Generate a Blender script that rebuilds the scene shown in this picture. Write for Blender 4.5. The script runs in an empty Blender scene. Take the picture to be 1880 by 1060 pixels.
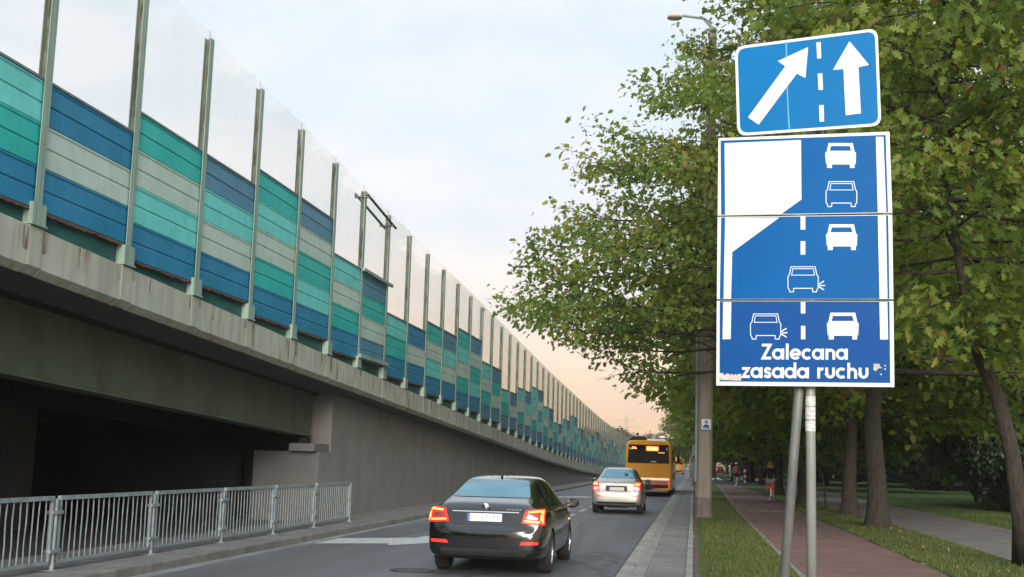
import bpy, bmesh, math, random
import numpy as np
from mathutils import Vector, Matrix
from mathutils.bvhtree import BVHTree
PI = math.pi
scene = bpy.context.scene
col = scene.collection
rnd = random.Random(7)

# ------------------------------------------------------------------ camera
FOC, EYE = 2180.0, 1.7                      # focal length in photo pixels (1880 wide), eye height
PW, PH = 1880.0, 1060.0
_v = np.array([(1273 - 940) / FOC, -(854 - 530) / FOC, -1.0]); _v /= np.linalg.norm(_v)   # along the road
_u = np.array([.027, 1, -(.027 * _v[0] + _v[1]) / _v[2]]); _u /= np.linalg.norm(_u)       # up
_R = np.array([np.cross(_v, _u), _v, _u])
_C = np.array([0, 0, EYE])


def _ray(px, py):
    return _R @ np.array([(px - 940) / FOC, -(py - 530) / FOC, -1.0])


def at(px, py, y):
    """The point of the place at depth y that the photograph shows at pixel px, py."""
    d = _ray(px, py)
    return Vector(_C + d * (y / d[1]))


def on_ground(px, py, z=0.0):
    d = _ray(px, py)
    return Vector(_C + d * ((z - EYE) / d[2]))


cam_d = bpy.data.cameras.new('camera')
cam = bpy.data.objects.new('camera', cam_d)
col.objects.link(cam)
cam_d.sensor_width = 36
cam_d.lens = 36 * FOC / PW
cam_d.clip_start, cam_d.clip_end = .1, 5000
M4 = Matrix.Identity(4)
for i in range(3):
    for j in range(3):
        M4[i][j] = _R[i, j]
M4.translation = Vector(_C)
cam.matrix_world = M4
scene.camera = cam
scene.cycles.transparent_max_bounces = 24
scene.cycles.max_bounces = 8
scene.view_settings.view_transform = 'Standard'
scene.view_settings.look = 'None'
scene.view_settings.exposure = .42
scene.view_settings.gamma = 1

# ------------------------------------------------------------------ sky and sun
SUN_EL, SUN_AZ = math.radians(15), math.radians(170)       # azimuth from +Y (down the road) clockwise
world = bpy.data.worlds.new('World')
scene.world = world
world.use_nodes = True
nt = world.node_tree
nt.nodes.clear()
N, L = nt.nodes, nt.links


def nd(nodes, typ, **kw):
    n = nodes.new(typ)
    for k, v in kw.items():
        setattr(n, k, v)
    return n


def ramp(node, stops, interp='LINEAR'):
    cr = node.color_ramp
    cr.interpolation = interp
    while len(cr.elements) > 1:
        cr.elements.remove(cr.elements[-1])
    cr.elements[0].position = stops[0][0]
    cr.elements[0].color = (*stops[0][1], 1)
    for p, c in stops[1:]:
        e = cr.elements.new(p)
        e.color = (*c, 1)


def srgb(r, g, b):
    f = lambda c: c / 12.92 if c <= .04045 else ((c + .055) / 1.055) ** 2.4
    return f(r / 255), f(g / 255), f(b / 255)


out = nd(N, 'ShaderNodeOutputWorld')
bg = nd(N, 'ShaderNodeBackground')
bg.inputs['Strength'].default_value = 0.1
sky = nd(N, 'ShaderNodeTexSky', sky_type='NISHITA')
sky.sun_disc = False
sky.sun_elevation, sky.sun_rotation = SUN_EL, SUN_AZ
tc = nd(N, 'ShaderNodeTexCoord')
sep = nd(N, 'ShaderNodeSeparateXYZ')
L.new(tc.outputs['Generated'], sep.inputs[0])
rp = nd(N, 'ShaderNodeValToRGB')           # thin evening overcast lying over the clear sky: peach by the horizon
ramp(rp, [(0.0, srgb(250, 186, 140)), (.045, srgb(255, 212, 176)), (.085, srgb(252, 225, 203)), (.13, srgb(242, 232, 226)), (.20, srgb(231, 235, 240)),
          (.30, srgb(226, 235, 243)), (.42, srgb(222, 233, 243)), (.7, srgb(212, 226, 240)), (1.0, srgb(200, 216, 234))])
L.new(sep.outputs['Z'], rp.inputs[0])
mp = nd(N, 'ShaderNodeMapping')
mp.inputs['Scale'].default_value = (1.0, 1.0, 2.6)
L.new(tc.outputs['Generated'], mp.inputs[0])
ns = nd(N, 'ShaderNodeTexNoise')
ns.inputs['Scale'].default_value = 7.5
ns.inputs['Detail'].default_value = 5
ns.inputs['Roughness'].default_value = .55
L.new(mp.outputs[0], ns.inputs['Vector'])
cl = nd(N, 'ShaderNodeValToRGB')           # soft cloud patches: bluish gaps and warm white banks
ramp(cl, [(.36, (.94, .975, 1.0)), (.48, (1.0, 1.0, 1.0)), (.62, (1.09, 1.045, 1.02))])
L.new(ns.outputs['Fac'], cl.inputs[0])
mul = nd(N, 'ShaderNodeMix', data_type='RGBA', blend_type='MULTIPLY')
mul.inputs[0].default_value = 1
L.new(rp.outputs[0], mul.inputs[6])
L.new(cl.outputs[0], mul.inputs[7])
sc_ = nd(N, 'ShaderNodeMix', data_type='RGBA', blend_type='MULTIPLY')   # overcast radiance on the sky texture's own scale
sc_.inputs[0].default_value = 1
sc_.inputs[7].default_value = (9.0, 9.0, 9.0, 1)
mr = nd(N, 'ShaderNodeMapRange')           # an overcast dome is brighter overhead than at the horizon
mr.inputs[1].default_value, mr.inputs[2].default_value = .36, .85
mr.inputs[3].default_value, mr.inputs[4].default_value = 1.0, 1.9
L.new(sep.outputs['Z'], mr.inputs[0])
zen = nd(N, 'ShaderNodeVectorMath', operation='SCALE')
L.new(mul.outputs[2], zen.inputs[0])
L.new(mr.outputs[0], zen.inputs['Scale'])
L.new(zen.outputs[0], sc_.inputs[6])
mx = nd(N, 'ShaderNodeMix', data_type='RGBA')
mx.inputs[0].default_value = .9
L.new(sky.outputs[0], mx.inputs[6])
L.new(sc_.outputs[2], mx.inputs[7])
L.new(mx.outputs[2], bg.inputs['Color'])
L.new(bg.outputs[0], out.inputs[0])

sun_d = bpy.data.lights.new('sun', 'SUN')
sun_d.energy = 3.1
sun_d.angle = math.radians(22)
sun_d.color = (1.0, .93, .84)
sun = bpy.data.objects.new('sun', sun_d)
col.objects.link(sun)
sun_dir = Vector((math.sin(SUN_AZ) * math.cos(SUN_EL), math.cos(SUN_AZ) * math.cos(SUN_EL), math.sin(SUN_EL)))
sun.rotation_euler = sun_dir.to_track_quat('Z', 'Y').to_euler()
sun.location = (0, -20, 40)

# ------------------------------------------------------------------ materials


def base(name):
    m = bpy.data.materials.new(name)
    m.use_nodes = True
    b = m.node_tree.nodes['Principled BSDF']
    return m, m.node_tree.nodes, m.node_tree.links, b


def pm(name, c, rough=.6, metal=0, var=.25, scale=3.0, stretch=(1, 1, 1), bump=0.0, bscale=None, c2=None, spec=.5, coat=0, emit=None, estr=1, detail=6, contrast=(.3, .7)):
    """Procedural paint / stone / metal: two-tone noise plus optional fine bump."""
    m, n, l, b = base(name)
    b.inputs['Roughness'].default_value = rough
    b.inputs['Metallic'].default_value = metal
    b.inputs['Specular IOR Level'].default_value = spec
    b.inputs['Coat Weight'].default_value = coat
    t = nd(n, 'ShaderNodeTexCoord')
    mp = nd(n, 'ShaderNodeMapping')
    mp.inputs['Scale'].default_value = stretch
    l.new(t.outputs['Object'], mp.inputs[0])
    ns = nd(n, 'ShaderNodeTexNoise')
    ns.inputs['Scale'].default_value = scale
    ns.inputs['Detail'].default_value = detail
    ns.inputs['Roughness'].default_value = .6
    l.new(mp.outputs[0], ns.inputs['Vector'])
    r = nd(n, 'ShaderNodeValToRGB')
    lo = tuple(max(0, x * (1 - var)) for x in c)
    hi = c2 if c2 else tuple(min(1, x * (1 + var)) for x in c)
    ramp(r, [(contrast[0], lo), (contrast[1], hi)])
    l.new(ns.outputs['Fac'], r.inputs[0])
    l.new(r.outputs[0], b.inputs['Base Color'])
    if bump:
        n2 = nd(n, 'ShaderNodeTexNoise')
        n2.inputs['Scale'].default_value = bscale or scale * 12
        n2.inputs['Detail'].default_value = 4
        l.new(t.outputs['Object'], n2.inputs['Vector'])
        bp = nd(n, 'ShaderNodeBump')
        bp.inputs['Strength'].default_value = bump
        bp.inputs['Distance'].default_value = .02
        l.new(n2.outputs['Fac'], bp.inputs['Height'])
        l.new(bp.outputs[0], b.inputs['Normal'])
    if emit:
        b.inputs['Emission Color'].default_value = (*emit, 1)
        b.inputs['Emission Strength'].default_value = estr
    return m


def streaked(name, c, c2, rust, amount=.62, rough=.85, vs=.25, hs=2.2, dirt=.72):
    """Weathered concrete: mottling plus vertical rust/dirt runs (real stains)."""
    m, n, l, b = base(name)
    b.inputs['Roughness'].default_value = rough
    t = nd(n, 'ShaderNodeTexCoord')
    a = nd(n, 'ShaderNodeTexNoise')
    a.inputs['Scale'].default_value = 1.4
    a.inputs['Detail'].default_value = 8
    a.inputs['Roughness'].default_value = .65
    l.new(t.outputs['Object'], a.inputs['Vector'])
    r = nd(n, 'ShaderNodeValToRGB')
    ramp(r, [(.32, c), (.68, c2)])
    l.new(a.outputs['Fac'], r.inputs[0])
    mp = nd(n, 'ShaderNodeMapping')
    mp.inputs['Scale'].default_value = (hs, hs, vs)
    l.new(t.outputs['Object'], mp.inputs[0])
    s = nd(n, 'ShaderNodeTexNoise')
    s.inputs['Scale'].default_value = 3.0
    s.inputs['Detail'].default_value = 5
    l.new(mp.outputs[0], s.inputs['Vector'])
    r2 = nd(n, 'ShaderNodeValToRGB')
    ramp(r2, [(amount, (0, 0, 0)), (amount + .12, (.85, .85, .85))])
    l.new(s.outputs['Fac'], r2.inputs[0])
    # dirtier, darker runs
    s3 = nd(n, 'ShaderNodeTexNoise')
    s3.inputs['Scale'].default_value = 5.0
    mp3 = nd(n, 'ShaderNodeMapping')
    mp3.inputs['Scale'].default_value = (hs, hs, vs * .7)
    mp3.inputs['Location'].default_value = (3.1, 7.7, 1.3)
    l.new(t.outputs['Object'], mp3.inputs[0])
    l.new(mp3.outputs[0], s3.inputs['Vector'])
    r3 = nd(n, 'ShaderNodeValToRGB')
    ramp(r3, [(.35, (dirt, dirt, dirt * .97)), (.6, (1, 1, 1))])
    l.new(s3.outputs['Fac'], r3.inputs[0])
    mm = nd(n, 'ShaderNodeMix', data_type='RGBA', blend_type='MULTIPLY')
    mm.inputs[0].default_value = 1
    l.new(r.outputs[0], mm.inputs[6])
    l.new(r3.outputs[0], mm.inputs[7])
    mix = nd(n, 'ShaderNodeMix', data_type='RGBA')
    l.new(r2.outputs[0], mix.inputs[0])
    l.new(mm.outputs[2], mix.inputs[6])
    mix.inputs[7].default_value = (*rust, 1)
    l.new(mix.outputs[2], b.inputs['Base Color'])
    bp = nd(n, 'ShaderNodeBump')
    bp.inputs['Strength'].default_value = .25
    bp.inputs['Distance'].default_value = .02
    l.new(a.outputs['Fac'], bp.inputs['Height'])
    l.new(bp.outputs[0], b.inputs['Normal'])
    return m


# ------------------------------------------------------------------ mesh builder
WLOC = {}                                   # name -> world location of a thing's origin (all things unrotated when built)


class MB:
    def __init__(s):
        s.v, s.f, s.mi = [], [], []
        s.cur = 0

    def add(s, vs, fs):
        o = len(s.v)
        s.v += [tuple(p) for p in vs]
        s.f += [tuple(i + o for i in f) for f in fs]
        s.mi += [s.cur] * len(fs)
        return s

    def quad(s, a, b, c, d):
        return s.add([a, b, c, d], [(0, 1, 2, 3)])

    def poly(s, pts):
        return s.add(pts, [tuple(range(len(pts)))])

    def box(s, x0, x1, y0, y1, z0, z1):
        vs = [(x, y, z) for x in (x0, x1) for y in (y0, y1) for z in (z0, z1)]
        return s.add(vs, [(0, 1, 3, 2), (4, 6, 7, 5), (0, 4, 5, 1), (2, 3, 7, 6), (0, 2, 6, 4), (1, 5, 7, 3)])

    def slab(s, pts, h):
        """polygon pts (3-D, counter-clockwise seen from the tip of h) extruded by vector h"""
        h = Vector(h)
        n = len(pts)
        a = [Vector(p) for p in pts]
        b = [p + h for p in a]
        fs = [tuple(reversed(range(n))), tuple(range(n, 2 * n))]
        fs += [(i, (i + 1) % n, n + (i + 1) % n, n + i) for i in range(n)]
        return s.add(a + b, fs)

    def tube(s, pts, rad, n=8, caps=True):
        pts = [Vector(p) for p in pts]
        rs = rad if isinstance(rad, (list, tuple)) else [rad] * len(pts)
        o = []
        ref = Vector((0, 0, 1))
        d0 = (pts[1] - pts[0]).normalized()
        if abs(d0.dot(ref)) > .9:
            ref = Vector((1, 0, 0))
        for i, p in enumerate(pts):
            d = (pts[min(i + 1, len(pts) - 1)] - pts[max(i - 1, 0)])
            if d.length < 1e-9:
                d = d0
            d.normalize()
            a = ref - d * ref.dot(d)
            if a.length < 1e-6:
                a = d.orthogonal()
            a.normalize()
            ref = a
            b = d.cross(a)
            for k in range(n):
                t = 2 * PI * k / n
                o.append(p + (a * math.cos(t) + b * math.sin(t)) * rs[i])
        fs = []
        for i in range(len(pts) - 1):
            for k in range(n):
                k2 = (k + 1) % n
                fs.append((i * n + k, i * n + k2, (i + 1) * n + k2, (i + 1) * n + k))
        if caps:
            fs.append(tuple(reversed(range(n))))
            fs.append(tuple(range((len(pts) - 1) * n, len(pts) * n)))
        return s.add(o, fs)

    def lathe(s, prof, axis='z', n=24, c=(0, 0, 0)):
        """prof = [(r, h)]; closed at r = 0 ends"""
        o, fs = [], []
        for r, h in prof:
            for k in range(n):
                t = 2 * PI * k / n
                a, b = r * math.cos(t), r * math.sin(t)
                p = (a, b, h) if axis == 'z' else ((h, a, b) if axis == 'x' else (a, h, b))
                o.append((p[0] + c[0], p[1] + c[1], p[2] + c[2]))
        for i in range(len(prof) - 1):
            for k in range(n):
                k2 = (k + 1) % n
                fs.append((i * n + k, i * n + k2, (i + 1) * n + k2, (i + 1) * n + k))
        return s.add(o, fs)

    def blob(s, c, r, n=8, m=6):
        o, fs = [], []
        c = Vector(c)
        r = r if isinstance(r, (tuple, list)) else (r, r, r)
        for i in range(1, m):
            ph = PI * i / m
            for k in range(n):
                t = 2 * PI * k / n
                o.append(c + Vector((r[0] * math.sin(ph) * math.cos(t), r[1] * math.sin(ph) * math.sin(t), r[2] * math.cos(ph))))
        o += [c + Vector((0, 0, r[2])), c - Vector((0, 0, r[2]))]
        T, B = len(o) - 2, len(o) - 1
        for i in range(m - 2):
            for k in range(n):
                k2 = (k + 1) % n
                fs.append((i * n + k, (i + 1) * n + k, (i + 1) * n + k2, i * n + k2))
        for k in range(n):
            k2 = (k + 1) % n
            fs.append((T, k, k2))
            fs.append((B, (m - 2) * n + k2, (m - 2) * n + k))
        return s.add(o, fs)

    def build(s, name, mat, parent=None, smooth=False, local=False, bevel=0, weld=False):
        me = bpy.data.meshes.new(name)
        vs = s.v
        off = None
        if parent is not None and not local:
            off = WLOC.get(parent.name)
            if off is not None:
                vs = [(p[0] - off[0], p[1] - off[1], p[2] - off[2]) for p in vs]
        me.from_pydata(vs, [], s.f)
        mats = mat if isinstance(mat, (list, tuple)) else [mat]
        for m in mats:
            me.materials.append(m)
        if len(mats) > 1:
            me.polygons.foreach_set('material_index', s.mi)
        if smooth:
            me.polygons.foreach_set('use_smooth', [True] * len(me.polygons))
        if bevel or weld:
            bm = bmesh.new()
            bm.from_mesh(me)
            bmesh.ops.recalc_face_normals(bm, faces=bm.faces)
            if bevel:
                bmesh.ops.bevel(bm, geom=bm.edges[:], offset=bevel, segments=2, affect='EDGES', profile=.6)
            bm.to_mesh(me)
            bm.free()
        me.update()
        o = bpy.data.objects.new(name, me)
        col.objects.link(o)
        if parent is not None:
            o.parent = parent
            if off is not None:
                WLOC[o.name] = off
        return o


def tag(o, label=None, cat=None, group=None, kind=None):
    if label:
        o['label'] = label
    if cat:
        o['category'] = cat
    if group:
        o['group'] = group
    if kind:
        o['kind'] = kind
    return o


def thing(name, loc, label, cat, group=None, rz=0):
    o = bpy.data.objects.new(name, None)
    o.empty_display_size = .3
    col.objects.link(o)
    o.location = loc
    o.rotation_euler = (0, 0, rz)
    WLOC[o.name] = tuple(loc)
    return tag(o, label, cat, group)


def kids(o):
    return [c for c in col.objects if c.parent == o]


def copy_tree(o, parent=None):
    c = o.copy()
    col.objects.link(c)
    if parent is not None:
        c.parent = parent
    for ch in list(o.children):
        copy_tree(ch, c)
    return c


def struct(name, mb, mat, **kw):
    return tag(mb.build(name, mat, **kw), kind='structure')


def lerp(a, b, t):
    return a + (b - a) * t


def pw(x, tab):
    for (a, b), (c, d) in zip(tab, tab[1:]):
        if x <= c:
            return b + (d - b) * (x - a) / (c - a)
    return tab[-1][1]
# ------------------------------------------------------------------ ground, road, paths
Y0, Y1 = -30, 700
m_asphalt = pm('asphalt', (.105, .108, .112), rough=.62, var=.22, scale=.9, stretch=(1, .25, 1), bump=.35, bscale=55, detail=9, spec=.45)
m_kerb = pm('kerb_concrete', (.245, .225, .195), rough=.85, var=.28, scale=2.2, stretch=(1, .6, 1), bump=.3, bscale=40)
def add_wear(m):
    """polished wheel tracks, oil-dark lane middles, sealed cracks"""
    n, l = m.node_tree.nodes, m.node_tree.links
    b = n['Principled BSDF']
    src = b.inputs['Base Color'].links[0].from_socket
    t = nd(n, 'ShaderNodeTexCoord')
    sp = nd(n, 'ShaderNodeSeparateXYZ')
    l.new(t.outputs['Object'], sp.inputs[0])
    nz = nd(n, 'ShaderNodeTexNoise')
    nz.inputs['Scale'].default_value = .35
    nz.inputs['Detail'].default_value = 3
    l.new(t.outputs['Object'], nz.inputs['Vector'])
    mr = nd(n, 'ShaderNodeMapRange')
    mr.inputs[1].default_value, mr.inputs[2].default_value = -7.5, -1.1
    l.new(sp.outputs['X'], mr.inputs[0])
    ad = nd(n, 'ShaderNodeMath', operation='MULTIPLY_ADD')
    ad.inputs[1].default_value = .05
    l.new(nz.outputs['Fac'], ad.inputs[0])
    l.new(mr.outputs[0], ad.inputs[2])
    r = nd(n, 'ShaderNodeValToRGB')
    A, B_ = (1.12,) * 3, (.84,) * 3
    st = []
    for i, v in enumerate([1.0, 1.06, .86, 1.0, .92, 1.0, .86, 1.08, 1.0, .86, 1.0, .90, 1.0, .84, .98]):
        st.append((.02 + i / 14.6, (min(1, v * .92),) * 3))
    ramp(r, st)
    l.new(ad.outputs[0], r.inputs[0])
    mm = nd(n, 'ShaderNodeMix', data_type='RGBA', blend_type='MULTIPLY')
    mm.inputs[0].default_value = 1
    l.new(src, mm.inputs[6])
    l.new(r.outputs[0], mm.inputs[7])
    mp = nd(n, 'ShaderNodeMapping')
    mp.inputs['Scale'].default_value = (.42, .13, 1)
    l.new(t.outputs['Object'], mp.inputs[0])
    n4 = nd(n, 'ShaderNodeTexNoise')
    n4.inputs['Scale'].default_value = 2
    n4.inputs['Detail'].default_value = 6
    l.new(t.outputs['Object'], n4.inputs['Vector'])
    mv = nd(n, 'ShaderNodeMix', data_type='RGBA', blend_type='LINEAR_LIGHT')
    mv.inputs[0].default_value = .12
    l.new(mp.outputs[0], mv.inputs[6])
    l.new(n4.outputs['Color'], mv.inputs[7])
    vo = nd(n, 'ShaderNodeTexVoronoi', feature='DISTANCE_TO_EDGE')
    vo.inputs['Scale'].default_value = .55
    l.new(mv.outputs[2], vo.inputs['Vector'])
    r2 = nd(n, 'ShaderNodeValToRGB')
    ramp(r2, [(.0, (.55, .55, .55)), (.010, (.62, .62, .62)), (.016, (1, 1, 1))])
    l.new(vo.outputs['Distance'], r2.inputs[0])
    m3 = nd(n, 'ShaderNodeMix', data_type='RGBA', blend_type='MULTIPLY')
    m3.inputs[0].default_value = 1
    l.new(mm.outputs[2], m3.inputs[6])
    l.new(r2.outputs[0], m3.inputs[7])
    l.new(m3.outputs[2], b.inputs['Base Color'])


add_wear(m_asphalt)
m_line = pm('road_paint', (.42, .42, .40), rough=.6, var=.4, scale=7, detail=9)


def paved(name, c, c2, joint, bw, bh, rough=.85, mortar=.012, rot=0.0):
    m, n, l, b = base(name)
    b.inputs['Roughness'].default_value = rough
    t = nd(n, 'ShaderNodeTexCoord')
    mp = nd(n, 'ShaderNodeMapping')
    mp.inputs['Rotation'].default_value = (0, 0, rot)
    l.new(t.outputs['Object'], mp.inputs[0])
    br = nd(n, 'ShaderNodeTexBrick')
    br.inputs['Scale'].default_value = 1
    br.inputs['Brick Width'].default_value = bw
    br.inputs['Row Height'].default_value = bh
    br.inputs['Mortar Size'].default_value = mortar
    br.inputs['Mortar Smooth'].default_value = .3
    br.inputs['Color1'].default_value = (*c, 1)
    br.inputs['Color2'].default_value = (*c2, 1)
    br.inputs['Mortar'].default_value = (*joint, 1)
    l.new(mp.outputs[0], br.inputs['Vector'])
    ns = nd(n, 'ShaderNodeTexNoise')
    ns.inputs['Scale'].default_value = 1.1
    ns.inputs['Detail'].default_value = 9
    ns.inputs['Roughness'].default_value = .65
    l.new(t.outputs['Object'], ns.inputs['Vector'])
    r = nd(n, 'ShaderNodeValToRGB')
    ramp(r, [(.3, (.66, .66, .66)), (.7, (1.2, 1.2, 1.2))])
    l.new(ns.outputs['Fac'], r.inputs[0])
    mm = nd(n, 'ShaderNodeMix', data_type='RGBA', blend_type='MULTIPLY')
    mm.inputs[0].default_value = 1
    l.new(br.outputs['Color'], mm.inputs[6])
    l.new(r.outputs[0], mm.inputs[7])
    l.new(mm.outputs[2], b.inputs['Base Color'])
    bp = nd(n, 'ShaderNodeBump')
    bp.inputs['Strength'].default_value = .4
    bp.inputs['Distance'].default_value = .01
    l.new(br.outputs['Fac'], bp.inputs['Height'])
    bp.invert = True
    l.new(bp.outputs[0], b.inputs['Normal'])
    return m


m_slab = paved('pavement_slabs', (.168, .158, .141), (.174, .163, .146), (.142, .132, .117), .60, 1.6, mortar=.008)
m_bike = paved('bike_paving', (.172, .084, .064), (.195, .100, .078), (.075, .05, .04), .2, .1, mortar=.006)
m_foot = paved('path_paving', (.155, .138, .125), (.18, .158, .142), (.08, .07, .062), .4, .4, mortar=.008)
m_lwalk = paved('left_pavement', (.155, .148, .138), (.175, .165, .152), (.07, .066, .06), .5, .5)


def turf(name, g1, g2, dry, dirt):
    m, n, l, b = base(name)
    b.inputs['Roughness'].default_value = .95
    b.inputs['Specular IOR Level'].default_value = .15
    t = nd(n, 'ShaderNodeTexCoord')

    def noise(s, d=6):
        k = nd(n, 'ShaderNodeTexNoise')
        k.inputs['Scale'].default_value = s
        k.inputs['Detail'].default_value = d
        k.inputs['Roughness'].default_value = .65
        l.new(t.outputs['Object'], k.inputs['Vector'])
        return k
    a, c, e = noise(22), noise(.9, 8), noise(2.3, 8)
    r = nd(n, 'ShaderNodeValToRGB')
    ramp(r, [(.3, g1), (.7, g2)])
    l.new(a.outputs['Fac'], r.inputs[0])
    r2 = nd(n, 'ShaderNodeValToRGB')
    ramp(r2, [(.5, (0, 0, 0)), (.72, (.75, .75, .75))])
    l.new(c.outputs['Fac'], r2.inputs[0])
    mx = nd(n, 'ShaderNodeMix', data_type='RGBA')
    l.new(r2.outputs[0], mx.inputs[0])
    l.new(r.outputs[0], mx.inputs[6])
    mx.inputs[7].default_value = (*dry, 1)
    r3 = nd(n, 'ShaderNodeValToRGB')
    ramp(r3, [(.60, (0, 0, 0)), (.70, (.7, .7, .7))])
    l.new(e.outputs['Fac'], r3.inputs[0])
    m2 = nd(n, 'ShaderNodeMix', data_type='RGBA')
    l.new(r3.outputs[0], m2.inputs[0])
    l.new(mx.outputs[2], m2.inputs[6])
    m2.inputs[7].default_value = (*dirt, 1)
    l.new(m2.outputs[2], b.inputs['Base Color'])
    bp = nd(n, 'ShaderNodeBump')
    bp.inputs['Strength'].default_value = .8
    bp.inputs['Distance'].default_value = .03
    l.new(a.outputs['Fac'], bp.inputs['Height'])
    l.new(bp.outputs[0], b.inputs['Normal'])
    return m


m_turf = turf('turf', (.052, .078, .018), (.095, .125, .032), (.115, .10, .04), (.085, .062, .036))
m_lawn = turf('lawn', (.055, .100, .022), (.085, .145, .035), (.10, .13, .036), (.07, .06, .035))
m_dirt = pm('verge_soil', (.10, .068, .045), rough=.95, var=.45, scale=9, bump=.6, bscale=60, detail=9)

g = MB()
g.quad((-1500, -400, -.06), (1500, -400, -.06), (1500, 3000, -.06), (-1500, 3000, -.06))
struct('ground', g, m_lawn)
KL, KR = -7.52, -1.08
r_ = MB()
r_.quad((KL, Y0, 0), (KR, Y0, 0), (KR, Y1, 0), (KL, Y1, 0))
struct('road', r_, m_asphalt)
k = MB()                                                         # left kerb stones, shadow of their face put into a darker colour
for i in range(0, 170):
    y = -2 + i * 1.0
    k.box(KL - .15, KL, y + .004, y + .996, -.05, .12 + .004 * ((i * 7) % 3))
struct('kerb', k, pm('shade_dark_kerb', (.15, .145, .13), rough=.9, var=.3, scale=2.2, bump=.3, bscale=40), bevel=.012)
k = MB()
for i in range(0, 300):
    y = 8 + i * 1.0
    k.box(KR, KR + .2, y + .002, y + .998, -.05, .115 + .001 * ((i * 5) % 3))
struct('kerb', k, m_kerb, bevel=.006)
k = MB()                                                         # pale drainage strip and edging of the right pavement
m_strip = pm('strip_concrete', (.21, .195, .17), rough=.85, var=.25, scale=3, bump=.25, bscale=50)
for i in range(0, 150):
    y = 8 + i * 2.0
    k.box(-.878, -.69, y + .004, y + 1.996, -.05, .112)
struct('pavement_border', k, m_strip)
k = MB()
k.box(-.688, -.105, 8, 310, -.05, .105)
struct('pavement', k, m_slab)
k = MB()
for i in range(0, 300):
    y = 8 + i * 1.0
    k.box(-.102, .0, y + .004, y + .996, -.05, .135)
struct('edging', k, m_kerb)
k = MB()
k.box(.002, .22, 8, 104, -.05, .092)
struct('verge_soil', k, m_dirt)


def wavy(x0, x1, y0, y1, z, amp, seed, step=1.0):
    """a sheet between two slightly irregular edges"""
    rr = random.Random(seed)
    m = MB()
    n = int((y1 - y0) / step)
    pts = []
    for i in range(n + 1):
        y = y0 + (y1 - y0) * i / n
        pts.append(((x0 if not callable(x0) else x0(y)) + rr.uniform(-amp, amp), (x1 if not callable(x1) else x1(y)) + rr.uniform(-amp, amp), y))
    vs = []
    for a, b, y in pts:
        vs += [(a, y, z), (b, y, z)]
    m.add(vs, [(2 * i, 2 * i + 1, 2 * i + 3, 2 * i + 2) for i in range(n)])
    return m


bkL = lambda y: 1.63 + max(0, y - 45) * .008
bkR = lambda y: 3.92
ftL = lambda y: 5.85
ftR = lambda y: 9.05
struct('verge', wavy(.1, lambda y: bkL(y) - .05, 8, 104, .098, .03, 3), m_turf)
struct('verge', wavy(lambda y: bkR(y) + .03, ftL, 8, 240, .096, .05, 5), m_turf)
k = MB()
n = 100
for i in range(n):
    y = 8 + i
    k.slab([(bkL(y) - .08, y + .005, .04), (bkL(y), y + .005, .04), (bkL(y + 1), y + .995, .04), (bkL(y + 1) - .08, y + .995, .04)], (0, 0, .078))
struct('path_edging', k, m_strip)
struct('bike_path', wavy(bkL, bkR, 8, 105, .102, .0, 1), m_bike)
struct('footpath', wavy(ftL, ftR, 8, 105, .102, .03, 9), m_foot)
struct('cross_path', MB().quad((.02, 105, .103), (14, 105, .103), (14, 128, .103), (.02, 128, .103)), pm('old_asphalt', (.075, .075, .078), var=.25, scale=1.5, bump=.3, bscale=50))
struct('bike_path', wavy(1.2, 3.4, 128, 300, .102, 0, 1), pm('pale_path', (.33, .31, .30), var=.2, scale=2))
struct('footpath', wavy(5.9, 9.0, 128, 300, .101, 0, 1), m_foot)
struct('lawn', wavy(ftR, 90, 8, 105, .094, .04, 11), m_lawn)
struct('lawn', wavy(ftR, 90, 128, 330, .094, .04, 12), m_lawn)
k = MB()
k.box(-9.6, KL - .152, -10, 175, -.05, .118)
struct('pavement', k, m_lwalk)
k = MB()
k.quad((KL + .003, -10, .004), (KL + .24, -10, .004), (KL + .24, 175, .004), (KL + .003, 175, .004))
struct('gutter', k, pm('gutter', (.19, .19, .185), rough=.75, var=.3, scale=1.5, stretch=(2, .3, 1), bump=.2, bscale=50, detail=9))
k = MB()
k.quad((KR - .10, 8, .004), (KR - .003, 8, .004), (KR - .003, 300, .004), (KR - .10, 300, .004))
struct('gutter', k, pm('gutter_dirt', (.062, .05, .045), rough=.9, var=.4, scale=5, stretch=(2, .3, 1), detail=9))
# painted markings
k = MB()
dash = [(24.6 + 4.25 * i, 26.7 + 4.25 * i) for i in range(60)]
for a, b in dash:
    k.quad((-3.93, a, .004), (-3.79, a, .004), (-3.79, b, .004), (-3.93, b, .004))
struct('road_markings', k, m_line)
k = MB()                                                         # merge arrows bending to the right
for dy in (0, 34.0):
    P = lambda x, y: (x, y + dy, .004)
    k.poly([P(-7.25, 22.6), P(-5.95, 23.35), P(-5.84, 22.9), P(-4.5, 25.2), P(-5.72, 26.3), P(-5.86, 25.3), P(-7.25, 24.3)])
struct('road_markings', k, m_line)
k = MB()                                                         # bicycle pictogram on the red path
bx, by, bz = 2.75, 45.4, .106
for cx in (bx - .42, bx + .42):
    for i in range(14):
        t0, t1 = 2 * PI * i / 14, 2 * PI * (i + 1) / 14
        q = lambda r, t: (cx + r * math.cos(t), by - .55 + r * 1.6 * math.sin(t), bz)
        k.quad(q(.26, t0), q(.34, t0), q(.34, t1), q(.26, t1))
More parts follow.
